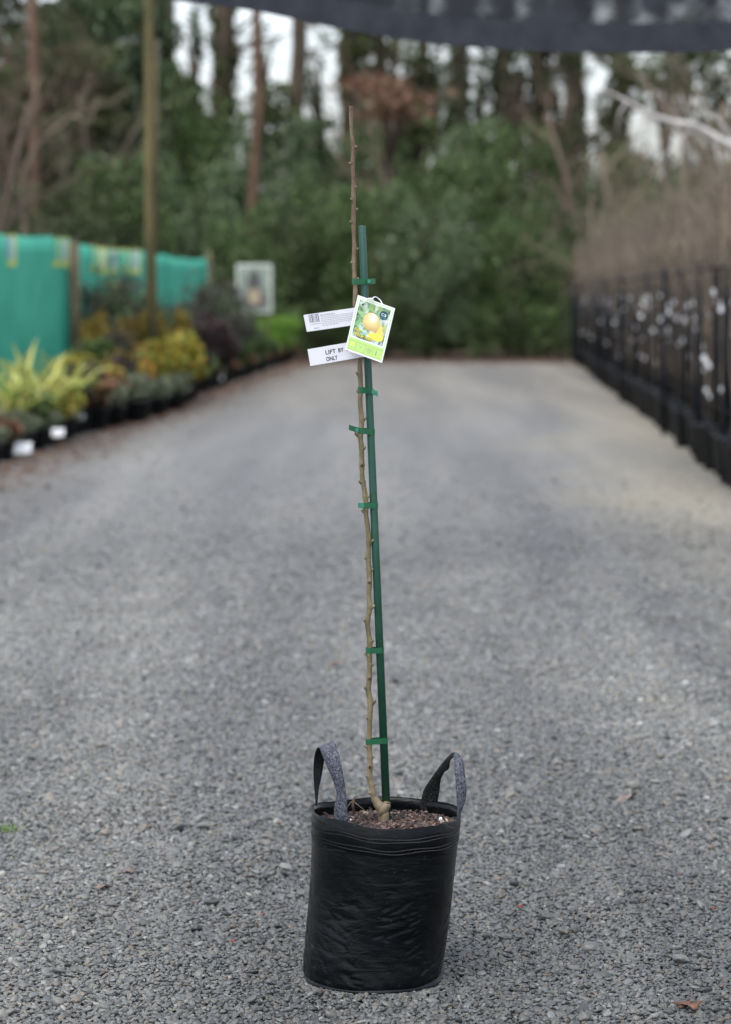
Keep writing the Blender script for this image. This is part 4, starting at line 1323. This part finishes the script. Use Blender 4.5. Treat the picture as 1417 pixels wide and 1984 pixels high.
for k in range(2600):
    a = q.uniform(0, 6.283); r = .1385 * math.sqrt(q.random())
    x, y = r * math.cos(a), r * math.sin(a)
    L = q.choice((.005, .007, .009, .012, .018)) * q.uniform(.7, 1.3)
    rot = Matrix.Rotation(q.uniform(0, 6.28), 3, 'Z') @ Matrix.Rotation(q.gauss(0, .4), 3, 'Y') @ Matrix.Rotation(q.gauss(0, .6), 3, 'X')
    w, t = L * q.uniform(.22, .5), L * q.uniform(.1, .25)
    hx = [(-L / 2, -w / 2), (-L * .3, w / 2), (L * .35, w * .45), (L / 2, -w * .1), (L * .2, -w / 2)]
    vv = [rot @ Vector((px, py, s2 * t / 2)) for s2 in (-1, 1) for px, py in hx]
    c = Vector((c0.x + x, c0.y + y, soil_z(x, y) + q.uniform(0, .005)))
    m.add([c + z for z in vv], [(4, 3, 2, 1, 0), (5, 6, 7, 8, 9)] + [(i, (i + 1) % 5, 5 + (i + 1) % 5, 5 + i) for i in range(5)])
o = m.build('potting_mix', sm_.m); o.location = BAGB
tag(o, 'shredded brown bark mix filling the mouth of the black grow bag', None, None, 'stuff')
# a few white perlite crumbs and the small dead stem at the back of the soil
m = MB(); 
o = empty('dry_stem', at(686, 1566, 4.94)); tag(o, 'small dry broken stem poking out of the bark behind the left handle', 'twig')
m.tube([(0, 0, -.01), (-.002, 0, .008), (.001, 0, .024)], [.003, .0028, .0022], 6)
m.build('stem', TWIGDARK, o, True)
m = MB()
m.tube([(0, 0, .018), (-.008, 0, .010), (-.016, 0, -.001)], .0009, 5)
m.tube([(0, 0, .014), (.012, 0, .004), (.024, 0, -.006)], .0011, 5)
m.build('side_shoot', TWIG, o, True)
for (u, v_, r, lab) in ((854, 1587, .0042, 'white perlite crumb on the bark near the right handle'), (680, 1588, .0016, 'tiny white crumb on the bark beside the left handle')):
    g = at(u, v_, 4.80 if u > 700 else 4.745)
    m = MB(); q = random.Random(int(u))
    vs = []
    for k in range(6):
        for j in range(4):
            th, ph = PI * (j + .5) / 4, 2 * PI * k / 6
            rr = r * q.uniform(.75, 1.15); vs.append((rr * math.sin(th) * math.cos(ph), rr * math.sin(th) * math.sin(ph), rr * math.cos(th)))
    fs = [(k * 4 + j, k * 4 + j + 1, ((k + 1) % 6) * 4 + j + 1, ((k + 1) % 6) * 4 + j) for k in range(6) for j in range(3)] + [tuple(k * 4 for k in range(6)), tuple(k * 4 + 3 for k in range(5, -1, -1))]
    m.add(vs, fs); o = m.build('perlite_crumb', WHITE); o.location = g
    tag(o, lab, 'perlite')

# ------------------------------------------------------------------ stake, sapling
TR = [(680.6, 206, 3.6), (680.6, 222, 3.7), (680.6, 236, 3.5), (682, 264, 3.3), (684.9, 289, 4.0), (683.4, 313, 3.9), (684.2, 334, 3.8), (685.4, 358, 3.7), (684.9, 382, 4.1), (686.0, 406, 4.2), (685.0, 430, 4.2),
      (686.2, 455, 3.8), (687.3, 479, 4.3), (686.2, 503, 4.3), (687.7, 541, 4.2), (688.8, 556, 4.3), (688.8, 572, 4.7), (688.2, 590, 4.2), (690, 620, 4.2), (693.5, 655, 4.3), (697, 690, 4.4), (697.6, 705, 4.5), (697.9, 727, 4.9), (699.3, 750, 4.5), (697.9, 775, 4.6),
      (699.5, 798, 4.7), (701.3, 814, 5.0), (698.3, 843, 5.0), (700.8, 868, 4.6), (701.3, 900, 4.9), (702.4, 927, 4.6), (705.8, 947, 4.6), (708.8, 970, 5.0), (709.2, 995, 4.6), (712.6, 1022, 4.6),
      (714.9, 1049, 5.1), (713.7, 1081, 4.8), (715.6, 1108, 5.0), (716, 1131, 4.9), (714.6, 1155, 4.7), (717, 1176, 5.0), (712.3, 1202, 5.3), (714, 1223, 4.7), (717, 1245, 5.3), (715.3, 1264, 5.2),
      (716.3, 1283, 4.9), (715.8, 1313, 5.1), (713.9, 1337, 5.1), (718.2, 1361, 5.6), (716.5, 1389, 5.1), (716.3, 1411, 4.8), (715.3, 1441, 5.1), (717, 1465, 5.2), (717, 1484, 5.2), (716.3, 1503, 5.4),
      (720.5, 1522, 5.4), (724.2, 1541, 6.4), (731.5, 1556, 8.6), (739, 1566, 10.3), (743, 1577, 10.6), (744, 1592, 10.8)]
YT = 4.863
PXM = 1 / 942.0
tb = N('sapling_bark')
v = tb.coord('Object', (1, 1, 1))
n1 = tb.noise(tb.coord('Object', (1, 1, .35)), 90, 5, .6)
n2 = tb.noise(tb.coord('Object', (1, 1, .6)), 34, 4, .65)
n3 = tb.noise(v, 500, 1)
sep = tb.new('ShaderNodeSeparateXYZ'); tb.l.new(v, sep.inputs[0])
hi = tb.math('MULTIPLY_ADD', sep.outputs['Z'], 1.6, -1.7, True)    # upper wood is browner, the lower wood olive-tan
lo = tb.math('MULTIPLY_ADD', sep.outputs['Z'], -8.0, 4.4, True)
c1 = tb.ramp(n2, [(.3, (.085, .072, .034)), (.5, (.14, .118, .06)), (.68, (.21, .18, .11))])
c2 = tb.ramp(n2, [(.3, (.065, .04, .025)), (.5, (.12, .072, .042)), (.7, (.19, .14, .09))])
cc = tb.mix(hi, c1, c2)
cc = tb.mix(tb.math('MULTIPLY', lo, .8), cc, (.20, .155, .10))
cc = tb.mix(.55, cc, tb.ramp(n1, [(.3, .5), (.7, 1.4)]), 'MULTIPLY')
cc = tb.mix(tb.math('MULTIPLY_ADD', n3, 9, -5.7, True), cc, (.36, .32, .26))
tb.l.new(cc, tb.p.inputs['Base Color']); tb.p.inputs['Roughness'].default_value = .55
tb.bump(n1, .5, .0015)
tree = tag(empty('pear_sapling', Vector((BAGB.x, BAGB.y, 0))), 'leafless young pear tree, a single knobbly whip rising from the black grow bag', 'sapling')
buds = [(470, 510, 1), (425, 670, -1), (466, 930, 1), (430, 1040, -1), (488, 1165, 1), (432, 1290, -1), (485, 1570, 1), (428, 1705, -1), (497, 1870, 1)]
B = [(600 + x / 5.36, 190 + y / 5.36, s, 1.0) for x, y, s in buds]
B += [(640 + x / 4.407, 700 + y / 4.407, s, k) for x, y, s, k in [(235, 105, -1, 1), (240, 265, -1, 1), (290, 490, 1, 1.1), (222, 630, -1, 1.8), (288, 735, 1, 1.3), (272, 885, 0, 1.2), (252, 1030, -1, 1.1),
      (325, 1155, 1, 1.3), (288, 1272, -1, 1), (345, 1535, 1, 1.2), (298, 1668, -1, 1.5), (358, 1778, 1, 1.2), (333, 1885, 0, 1.2)]]
B += [(640 + x / 4.221, 1150 + y / 4.221, s, k) for x, y, s, k in [(348, 108, 1, 1.2), (292, 218, -1, 1.3), (345, 392, 1, 1.5), (285, 495, -1, 1.5), (343, 588, 1, 1), (320, 690, 0, 1.3), (290, 778, -1, 1.2),
      (362, 888, 1, 2.4), (305, 1010, -1, .9), (298, 1245, -1, 1), (345, 1330, 1, .8), (325, 1410, 0, 1.2), (305, 1490, -1, 1), (362, 1560, 1, 1), (330, 1625, -1, .9)]]
tp = dens([at(u, v_, YT) - tree.location for u, v_, r in TR], 6)
trr = []
for i in range(len(TR) - 1):
    for j in range(6): trr.append((TR[i][2] + (TR[i + 1][2] - TR[i][2]) * j / 6) * PXM)
trr.append(TR[-1][2] * PXM)
bz = [at(u, v_, YT).z for u, v_, s, k in B]
for i, p in enumerate(tp):
    for z in bz: trr[i] += .0009 * math.exp(-((p.z - z) / .0045) ** 2)
    p.y += .004 * math.sin(p.z * 9)
    trr[i] *= 1 + .07 * noise.noise(Vector((0, 0, p.z * 160))) + .07 * noise.noise(Vector((3, 0, p.z * 45)))
m = MB(); m.tube(tp, trr, 14)
trunk = m.build('trunk', tb.m, tree, True)
BUDM = surf('bud_scale', (.05, .03, .02), (.16, .10, .06), 200, .6, .4, .001)
for (u, v_, s, k) in B:
    z = at(u, v_, YT).z
    c = min(tp, key=lambda p: abs(p.z - z)); i = tp.index(c); r = trr[i]
    an = {1: 0.0, -1: PI, 0: -PI / 2}[s] + random.uniform(-.5, .5) * (s != 0)
    d = Vector((math.cos(an), -abs(math.sin(an)), 0))
    p0 = c + d * r * .55
    m = MB()
    k *= random.uniform(.4, .85)
    L = .0042 * k
    m.tube([p0 - Vector((0, 0, .0035)), p0 + d * r * .45, p0 + d * (r * .5 + L * .55) + Vector((0, 0, .0022 * k)), p0 + d * (r * .45 + L * .8) + Vector((0, 0, .0050 * k))],
           [.0024, .0030, .0020 + .0003 * k, .0004], 8)
    m.build('bud', [BUDM, tb.m][k < 1.1 and s != 0], tree, True)
# graft union: cut stub and swollen knuckle
m = MB()
g1 = at(746, 1558, YT - .004) - tree.location
m.tube([g1 + Vector((-.010, 0, -.022)), g1 + Vector((-.002, 0, -.010)), g1 + Vector((.004, 0, -.001)), g1 + Vector((.0055, -.001, .003))], [.007, .0094, .0086, .0064], 14)
m.build('graft_union', tb.m, tree, True)
m = MB()
e = g1 + Vector((.0055, -.001, .0032)); ring = [e + Vector((.0072 * math.cos(a), .0066 * math.sin(a), .0012 * math.cos(a + 2))) for a in [2 * PI * k / 16 for k in range(16)]]
m.add([e + Vector((0, 0, .0002))] + ring, [(0, k + 1, (k + 1) % 16 + 1) for k in range(16)])
m.build('pruning_cut', surf('cut_wood', (.2, .1, .06), (.34, .22, .14), 150, .8, .2), tree)

# stake
sg = N('green_stake_plastic')
n1 = sg.noise(sg.coord('Object', (1, 1, .6)), 260, 3, .6)
n2 = sg.noise(sg.coord('Object'), 25, 4, .6)
sepz = sg.new('ShaderNodeSeparateXYZ'); sg.l.new(sg.coord('Object'), sepz.inputs[0])
top_tint = sg.math('MULTIPLY_ADD', sepz.outputs['Z'], 1.2, -.8, True)       # paler, bluer green towards the top
cs = sg.ramp(n2, [(.3, (.008, .055, .030)), (.7, (.014, .075, .045))])
cs = sg.mix(sg.math('MULTIPLY', top_tint, .75), cs, (.028, .085, .070))
cs = sg.mix(sg.math('MULTIPLY_ADD', n1, 6, -3.7, True), cs, (.07, .16, .13))
sg.l.new(cs, sg.p.inputs['Base Color']); sg.p.inputs['Roughness'].default_value = .5
sg.bump(n1, .35, .001)
YS = 4.872
st0, st1 = at(701.8, 437, YS), at(750.5, 1600, YS)
so_ = tag(empty('garden_stake', (st1.x, st1.y, 0)), 'green plastic-coated stake leaning beside the young trunk in the grow bag', 'stake')
off = so_.location.copy()
m = MB()
m.tube([st0 - off, st0 - off + Vector((0, 0, -.0016)), st0.lerp(st1, .08) - off, st0.lerp(st1, .5) - off, st1 - off], [.0068, .0073, .0074, .0079, .0083], 24)
m.build('rod', sg.m, so_, True)
m = MB()
a_ = st0.lerp(st1, .0105) - off
m.tube([a_ + Vector((0, 0, .0006)), a_ - Vector((0, 0, .0006))], .00755, 24)
m.build('end_cap', surf('cap_green', (.03, .10, .08), (.05, .14, .11), 100, .5, .1), so_, True)
def stake_at(z):
    t = (st0.z - z) / (st0.z - st1.z); return st0.lerp(st1, t)
def trunk_at(z):
    zz = z
    c = min(range(len(tp)), key=lambda i: abs(tp[i].z - zz)); return tp[c] + tree.location, trr[c]

# ties
TIE = N('green_tie_tape')
n1 = TIE.noise(TIE.coord('Object'), 80, 2)
TIE.l.new(TIE.ramp(n1, [(.3, (.006, .075, .032)), (.7, (.010, .105, .046))]), TIE.p.inputs['Base Color'])
TIE.p.inputs['Roughness'].default_value = .38
TIEP = surf('pale_tie_tape', (.03, .17, .11), (.05, .24, .17), 90, .4, .1)
def tie(v_, tilt, tail, lab, pale=False, hpx=11, vt=None):
    z = at(700, v_, YT).z
    (tc, trad), sc_ = trunk_at(z), stake_at(z)
    rs = .0082
    rt = trad + .0006
    H = hpx * PXM
    # hull of two circles in the xy plane
    pts = []
    for k in range(40):
        a = 2 * PI * k / 40
        d = Vector((math.cos(a), math.sin(a), 0))
        pa, pb = Vector((tc.x, tc.y, 0)) + d * rt, Vector((sc_.x, sc_.y, 0)) + d * rs
        pts.append(pa if pa.dot(d) > pb.dot(d) else pb)
    o = tag(empty('plant_tie', (tc.x, tc.y, z)), lab, 'plant tie', 'green tape ties holding the sapling to its stake')
    ofs = Vector((tc.x, tc.y, z))
    m = MB(); vs, fs = [], []
    cen = (Vector((tc.x, tc.y, 0)) + Vector((sc_.x, sc_.y, 0))) / 2
    for p in pts:
        dz = tilt * (p.x - tc.x)
        n_ = (p - cen).normalized() * .0007
        for q_, zz in ((p, -H / 2), (p + n_, -H / 2), (p + n_, H / 2), (p, H / 2)):
            vs.append(Vector((q_.x, q_.y, z + dz + zz)) - ofs)
    for i in range(40):
        a, b = i * 4, ((i + 1) % 40) * 4
        for j in range(4): fs.append((a + j, b + j, b + (j + 1) % 4, a + (j + 1) % 4))
    m.add(vs, fs); m.build('band', TIE.m, o)
    if tail:
        side, Lpx, drop = tail
        x0 = (sc_.x + rs * .75) if side > 0 else (tc.x - rt * .6)
        y0 = min(tc.y, sc_.y) - .004
        L = Lpx * PXM
        p0 = Vector((x0, y0 - .002, z + tilt * (x0 - tc.x)))
        p1 = p0 + Vector((side * L, -.002, -drop * PXM))
        m = MB(); up_ = Vector((0, 0, H / 2 * .95)); bk_ = Vector((0, .0008, 0))
        vs = [p0 - up_, p1 - up_ * .95, p1 + up_ * .95, p0 + up_]
        m.add([v - ofs for v in vs] + [v + bk_ - ofs for v in vs], [(0, 1, 2, 3), (7, 6, 5, 4), (0, 4, 5, 1), (1, 5, 6, 2), (2, 6, 7, 3), (3, 7, 4, 0)])
        m.build('tail', TIEP if pale else TIE.m, o)
        # raised stud and slot where the tape locks
        m = MB(); c = p0.lerp(p1, .15) + Vector((0, -.0012, 0)) - ofs
        m.box(c, (.0045, .0018, H * .62)); m.box(c + Vector((side * .0035, .0003, 0)), (.0016, .0016, H * .35))
        m.build('lock_stud', TIEP, o)
tie(545.5, .0, (1, 15, -1), 'topmost green tie with its locking tab sticking out right, just above the tags')
tie(755.5, -.12, (1, 11, 5), 'green tie with a pale tail on the right, first below the tags', True)
tie(834, -.14, (-1, 19, -6), 'green tie with its long tab pointing left, second below the tags')
tie(979.5, -.0, (-1, 12, -1), 'green tie with a pale short tab on the left, third below the tags', True)
tie(1260, -.03, None, 'plain green tie around trunk and stake, second up from the bag')
tie(1436, .0, None, 'plain green tie lowest on the trunk, just above the bag handles')

# ------------------------------------------------------------------ tags
def text_mesh(s, mat, bold=0.0):
    cu = bpy.data.curves.new('t', 'FONT'); cu.body = s; cu.size = 1.0; cu.offset = bold; cu.fill_mode = 'FRONT'
    cu.resolution_u = 3
    ob_ = bpy.data.objects.new('t', cu); C.objects.link(ob_)
    dg = bpy.context.evaluated_depsgraph_get()
    me = bpy.data.meshes.new_from_object(ob_.evaluated_get(dg))
    C.objects.unlink(ob_); bpy.data.objects.remove(ob_)
    me.materials.clear(); me.materials.append(mat)
    me.name = 'lettering'
    return me
def bounds(me):
    xs = [v.co.x for v in me.vertices]; ys = [v.co.y for v in me.vertices]
    return min(xs), max(xs), min(ys), max(ys)
def place_text(parent, s, mat, frame, x0, y0, x1, h, bold=0.0, name='lettering'):
    """frame = (origin, right vec, down vec, normal) in local metres; text from x0..x1, top y0, height h (frame fractions in metres)"""
    me = text_mesh(s, mat, bold)
    a, b, c, d = bounds(me)
    O, Rv, Dv, Nv = frame
    for v in me.vertices:
        fx = (v.co.x - a) / (b - a) * (x1 - x0) + x0
        fy = y0 + h * (1 - (v.co.y - c) / (d - c))
        v.co = O + Rv * fx + Dv * fy + Nv * .00035
    return link(name, me, parent)
INK = plain('black_ink', (.015, .015, .03), .6)
GREYINK = plain('grey_ink', (.10, .10, .14), .6)
CARDW = plain('white_tag_plastic', (.67, .69, .74), .5, .3)
def strip_tag(name, tl, bl, tr, lab, Yv, curl):
    """long plastic strip from its free left end to the trunk"""
    O = at(*tl, Yv); D = at(*bl, Yv) - O; Rr = at(*tr, Yv) - O
    o = tag(empty(name, O), lab, 'plant tag', 'white strip tags looped round the trunk')
    m = MB(); vs, fs = [], []
    n = 14
    Nv = Vector((0, -1, 0))
    for i in range(n + 1):
        f = i / n
        bend = Vector((0, 1, 0)) * curl * math.sin(f * PI) 
        for (g, b_) in ((0, 0), (1, 0), (1, 1), (0, 1)):
            vs.append(Rr * f + D * g + bend + Vector((0, .0006 * b_, 0)))
    for i in range(n):
        a, b = i * 4, i * 4 + 4
        for j in range(4): fs.append((a + j, a + (j + 1) % 4, b + (j + 1) % 4, b + j))
    fs += [(0, 3, 2, 1), (n * 4, n * 4 + 1, n * 4 + 2, n * 4 + 3)]
    m.add(vs, fs); m.build('strip', CARDW, o)
    # loop round the trunk behind
    return o, (Vector((0, 0, 0)), Rr.normalized(), D.normalized(), Nv), Rr.length, D.length
YG = 4.842
o, fr_, L, Hh = strip_tag('strip_tag', (588.2, 610.3), (594.8, 643.0), (700, 594.3), 'upper white strip tag with barcode and small print, sticking out left of the trunk', YG + .006, .0)
q = random.Random(2)
m = MB(); x = .0095
PX = PXM
while x < .0295:
    w = q.choice((.0006, .0010, .0018, .0013)); 
    pv = [fr_[1] * a + fr_[2] * b + fr_[3] * .0003 for a, b in ((x, .0012), (x + w, .0012), (x + w, .0175), (x, .0175))]
    m.add(pv, [(3, 2, 1, 0)]); x += w + q.choice((.0007, .0010, .0016))
m.build('barcode', GREYINK, o)
place_text(o, 'PEAR WINTER NELIS', GREYINK, fr_, .0325, .0042, .062, .0026)
m = MB()
for r_i in range(6):        # lines of print too fine to read
    x = .033; xe = [.098, .098, .098, .098, .098, .062][r_i]; y = .0088 + r_i * .0034
    while x < xe:
        w = q.uniform(.002, .006)
        pv = [fr_[1] * a + fr_[2] * b + fr_[3] * .0003 for a, b in ((x, y), (x + w, y), (x + w, y + .0011), (x, y + .0011))]
        m.add(pv, [(3, 2, 1, 0)]); x += w + .0011
for (x, xe, y, hh) in ((.0105, .030, .0202, .0014), (.016, .027, .0285, .0022)):
    while x < xe:
        w = q.uniform(.0009, .0022)
        pv = [fr_[1] * a + fr_[2] * b + fr_[3] * .0003 for a, b in ((x, y), (x + w, y), (x + w, y + hh), (x, y + hh))]
        m.add(pv, [(3, 2, 1, 0)]); x += w + .0006
m.build('small_print', plain('faint_ink', (.36, .36, .42), .6), o)
o, fr_, L, Hh = strip_tag('strip_tag', (596.0, 676.8), (601.6, 709.2), (708, 657.6), 'lower white strip tag reading LIFT BY BAG ONLY, left of the trunk', YG + .008, .0)
place_text(o, 'LIFT', INK, fr_, .0345, .0085, .0555, .0082, .022)
place_text(o, 'BY', INK, fr_, .0605, .0085, .0715, .0082, .022)
place_text(o, 'BAG', INK, fr_, .0770, .0085, .0935, .0082, .022)
place_text(o, 'ONLY', INK, fr_, .0335, .0215, .0570, .0088, .022)
m = MB(); pv = [fr_[1] * a + fr_[2] * b + fr_[3] * .0003 for a, b in ((.034, .0052), (.053, .0052), (.053, .0056), (.034, .0056))]
m.add(pv, [(3, 2, 1, 0)]); m.build('small_print', plain('faint_ink', (.5, .5, .55), .6), o)

# picture card: print stored as vertex colours of a fine grid (flat print)
TLc, TRc, BRc, BLc = at(693.8, 571.5, YG - .012), at(765.9, 597.4, YG - .016), at(740.5, 703.1, YG - .018), at(669, 677.2, YG - .014)
card = tag(empty('picture_tag', TLc), 'green-edged picture tag of a yellow pear hanging in front of trunk and stake', 'plant tag')
c0_ = TLc.copy()
GW, GH = 132, 190
def card_pt(s, t):
    return (TLc * (1 - s) * (1 - t) + TRc * s * (1 - t) + BRc * s * t + BLc * (1 - s) * t) - c0_
NV = (TRc - TLc).cross(BLc - TLc).normalized()
if NV.y > 0: NV = -NV
ss, tt = np.meshgrid(np.linspace(0, 1, GW + 1), np.linspace(0, 1, GH + 1))
AS = 108 / 76.7
def L3(r, g, b): return np.array(lin(r, g, b)[:3])
img = np.zeros((GH + 1, GW + 1, 3)) + L3(235, 242, 245)
def paint(mask, col):
    mask = mask[..., None] if mask.ndim == 2 else mask
    global img
    img = img * (1 - mask) + np.array(col) * mask
inside = lambda a, b, c, d: ((ss > a) & (ss < b) & (tt > c) & (tt < d)).astype(float)
paint(inside(.03, .97, .022, .978), L3(190, 222, 165))
paint(inside(.058, .942, .043, .745), L3(238, 245, 248))
ph = inside(.082, .915, .062, .722)
rg = np.random.default_rng(3)
def vnoise(fx, fy, seed):
    r = np.random.default_rng(seed); g = r.random((fy + 2, fx + 2))
    x, y = ss * fx, tt * fy; xi, yi = x.astype(int), y.astype(int); a, b = x - xi, y - yi
    a = a * a * (3 - 2 * a); b = b * b * (3 - 2 * b)
    return g[yi, xi] * (1 - a) * (1 - b) + g[yi, xi + 1] * a * (1 - b) + g[yi + 1, xi] * (1 - a) * b + g[yi + 1, xi + 1] * a * b
nz = .5 * vnoise(7, 10, 1) + .3 * vnoise(15, 22, 2) + .2 * vnoise(30, 44, 3)
pal = [L3(55, 80, 70), L3(90, 125, 95), L3(130, 165, 120), L3(170, 195, 170), L3(215, 225, 235)]
k = np.clip((nz - .25) * 2.0, 0, 1) * (len(pal) - 1.001)
ki = k.astype(int); kf = (k - ki)[..., None]; pa = np.array(pal)
bgc = pa[ki] * (1 - kf) + pa[ki + 1] * kf
rightdark = np.clip((ss - .7) * 4, 0, 1)[..., None] * np.clip((tt - .25) * 4, 0, 1)[..., None]
bgc = bgc * (1 - .55 * rightdark) + L3(120, 110, 95) * .55 * rightdark
paint(ph, bgc)
# painted leaves
for (lx, ly, ra, an, col) in ((.2, .3, .13, .5, (150, 195, 125)), (.16, .46, .12, 2.2, (125, 175, 115)), (.42, .13, .12, 1.2, (150, 185, 115)), (.3, .2, .09, -.6, (175, 205, 150)), (.28, .55, .1, 1.0, (185, 215, 185)),
                            (.55, .12, .1, 1.9, (195, 210, 170)), (.66, .1, .09, .3, (140, 165, 110)), (.86, .42, .12, 1.4, (185, 195, 130)), (.36, .62, .08, .2, (130, 180, 160)), (.62, .69, .07, .4, (205, 215, 235)), (.82, .68, .06, 2, (100, 125, 150))):
    X, Yy = (ss - lx), (tt - ly) * AS
    a, b = X * math.cos(an) + Yy * math.sin(an), -X * math.sin(an) + Yy * math.cos(an)
    paint(np.clip((1 - (a / ra) ** 2 - (b / (ra * .38)) ** 2) * 3, 0, 1) * ph, L3(*col) * (0.85 + .3 * vnoise(20, 30, int(lx * 100))[..., None]))
# pear
px_, py_ = ss - .49, (tt - .375) * AS
body = np.clip((1 - (px_ / .225) ** 2 - (py_ / .235) ** 2) * 12, 0, 1)
nx, ny = (ss - .68), (tt - .50) * AS
a, b = nx * .55 + ny * .83, -nx * .83 + ny * .55
neck = np.clip((1 - ((a + .05) / .14) ** 2 - (b / .085) ** 2) * 8, 0, 1)
n2x, n2y = (ss - .64), (tt - .41) * AS
neck2 = np.clip((1 - (n2x / .10) ** 2 - (n2y / .13) ** 2) * 8, 0, 1)
pm_ = np.maximum(body, np.maximum(neck, neck2)) * ph
sh = np.clip(np.sqrt(((ss - .47) / .33) ** 2 + (((tt - .33) * AS) / .36) ** 2), 0, 1)[..., None]
hl = .8 * np.clip(1.1 - np.sqrt(((ss - .52) / .13) ** 2 + (((tt - .29) * AS) / .15) ** 2), 0, 1)[..., None]
pc_ = L3(238, 224, 165) * (1 - sh) + L3(205, 180, 105) * sh
pc_ = pc_ * (1 - hl) + L3(252, 250, 250) * hl
lowr = np.clip((tt - .42) * 7 , 0, 1)[..., None]
pc_ = pc_ * (1 - .6 * lowr) + L3(175, 125, 80) * .6 * lowr
paint(pm_, pc_)
# slice and yellow oval
def tri(p0, p1, p2):
    def sd(a, b): return (ss - a[0]) * (b[1] - a[1]) - (tt - a[1]) * (b[0] - a[0])
    a, b, c = sd(p0, p1), sd(p1, p2), sd(p2, p0)
    return (((a > 0) & (b > 0) & (c > 0)) | ((a < 0) & (b < 0) & (c < 0))).astype(float)
paint(tri((.768, .35), (.66, .545), (.895, .60)), L3(240, 212, 110))
ov = np.clip((1 - ((ss - .682) / .20) ** 2 - ((tt - .607) / .067) ** 2) * 12, 0, 1)
paint(ov, L3(245, 228, 95))
for r_i in range(4):
    y = .577 + r_i * .019
    paint(inside(.57, .80, y, y + .0062) * (rg.random(ss.shape) > .3) * .45, L3(160, 140, 60))
# logo disc
lr_ = np.sqrt((ss - .762) ** 2 + ((tt - .193) * AS) ** 2)
paint(np.clip((.118 - lr_) * 90, 0, 1), L3(30, 75, 88))
paint(inside(.69, .83, .232, .239) * (rg.random(ss.shape) > .3), L3(170, 215, 210))
# green panel
paint(inside(.042, .958, .762, .965), L3(186, 218, 130))
for (a, b, c, d) in ((.042, .958, .797, .801), (.247, .2515, .80, .955), (.48, .485, .80, .955), (.702, .707, .80, .955), (.055, .945, .952, .955)):
    paint(inside(a, b, c, d) * .75, L3(110, 160, 80))
sr = np.sqrt((ss - .135) ** 2 + ((tt - .858) * AS) ** 2)
paint(np.clip((.058 - sr) * 30, 0, 1), L3(238, 232, 110))
for (x0, x1, y) in ((.07, .2, .925), (.32, .41, .852), (.33, .40, .882), (.53, .66, .835), (.52, .67, .852), (.51, .68, .869), (.53, .66, .886), (.53, .67, .903), (.55, .65, .92), (.84, .89, .89)):
    paint(inside(x0, x1, y, y + .006) * (rg.random(ss.shape) > .35) * .7, L3(90, 125, 75))
paint(inside(.785, .797, .84, .92), L3(45, 70, 45))
hole = np.sqrt((ss - .174) ** 2 + ((tt - .132) * AS) ** 2)
paint(np.clip((.047 - hole) * 90, 0, 1) * .6, L3(235, 240, 235))
paint(np.clip((.034 - hole) * 120, 0, 1), L3(18, 26, 26))
vs = []
for j in range(GH + 1):
    for i in range(GW + 1): vs.append(card_pt(i / GW, j / GH))
fs = []
for j in range(GH):
    for i in range(GW):
        a = j * (GW + 1) + i; fs.append((a, a + GW + 1, a + GW + 2, a + 1))
me = bpy.data.meshes.new('card_print'); me.from_pydata([tuple(v + NV * .0004) for v in vs], [], fs)
ca = me.color_attributes.new('print', 'FLOAT_COLOR', 'POINT')
ca.data.foreach_set('color', np.concatenate([img, np.ones(img.shape[:2] + (1,))], 2).ravel())
cm = N('printed_card')
at_ = cm.new('ShaderNodeAttribute', attribute_name='print')
cm.l.new(at_.outputs['Color'], cm.p.inputs['Base Color']); cm.p.inputs['Roughness'].default_value = .32
me.materials.append(cm.m)
link('card_print', me, card)
m = MB()
q4 = [card_pt(0, 0), card_pt(1, 0), card_pt(1, 1), card_pt(0, 1)]
m.add(q4 + [p - NV * .0007 for p in q4], [(0, 3, 2, 1), (4, 5, 6, 7), (0, 1, 5, 4), (1, 2, 6, 5), (2, 3, 7, 6), (3, 0, 4, 7)])
m.build('card', CARDW, card)
Rv, Dv = (TRc - TLc), (BLc - TLc)
frc = (NV * .0004, Rv.normalized(), Dv.normalized(), NV)
lw, lh = Rv.length, Dv.length
YINK = plain('yellow_ink', (.75, .62, .06), .45); DKI = plain('dark_outline_ink', (.05, .07, .07), .5); MINT = plain('mint_ink', (.55, .8, .7), .45)
sh_ = (NV * .0002, frc[1], frc[2], NV)
for fr2, mt, dx_ in ((sh_, DKI, .0007), (frc, YINK, 0)):
    place_text(card, 'Pear', mt, fr2, lw * .125 + dx_, lh * .555 + dx_, lw * .31 + dx_, lh * .062, .02)
    place_text(card, 'Winter Nelis', mt, fr2, lw * .10 + dx_, lh * .643 + dx_, lw * .62 + dx_, lh * .055, .03)
place_text(card, 'C', MINT, frc, lw * .695, lh * .155, lw * .755, lh * .055, .03)
place_text(card, '3', MINT, frc, lw * .765, lh * .160, lw * .825, lh * .052, .03)
# white hook of the card: through the hole, over the edge and round the stake
m = MB()
def cp(x, y, dy): return at(670 + x / 12.88, 560 + y / 12.88, YG - .016 - dy) - c0_
m.tube(dens([cp(435, 370, -.002), cp(470, 330, .003), cp(540, 255, .004), (cp(620, 235, .003)), cp(680, 235, .001), cp(700, 205, -.004), cp(760, 200, -.012), cp(820, 240, -.016), cp(880, 300, -.014), cp(920, 390, -.010)], 4), .0011, 8)
m.tube(dens([cp(540, 250, .004), cp(590, 240, .004), cp(650, 265, .003), cp(700, 290, .002)], 4), .0014, 8)
m.build('hook', plain('white_hook', (.8, .82, .84), .35), card, True)

# ------------------------------------------------------------------ render settings
S.render.engine = 'CYCLES'
S.cycles.max_bounces = 8
S.cycles.transparent_max_bounces = 8
S.cycles.use_denoising = True
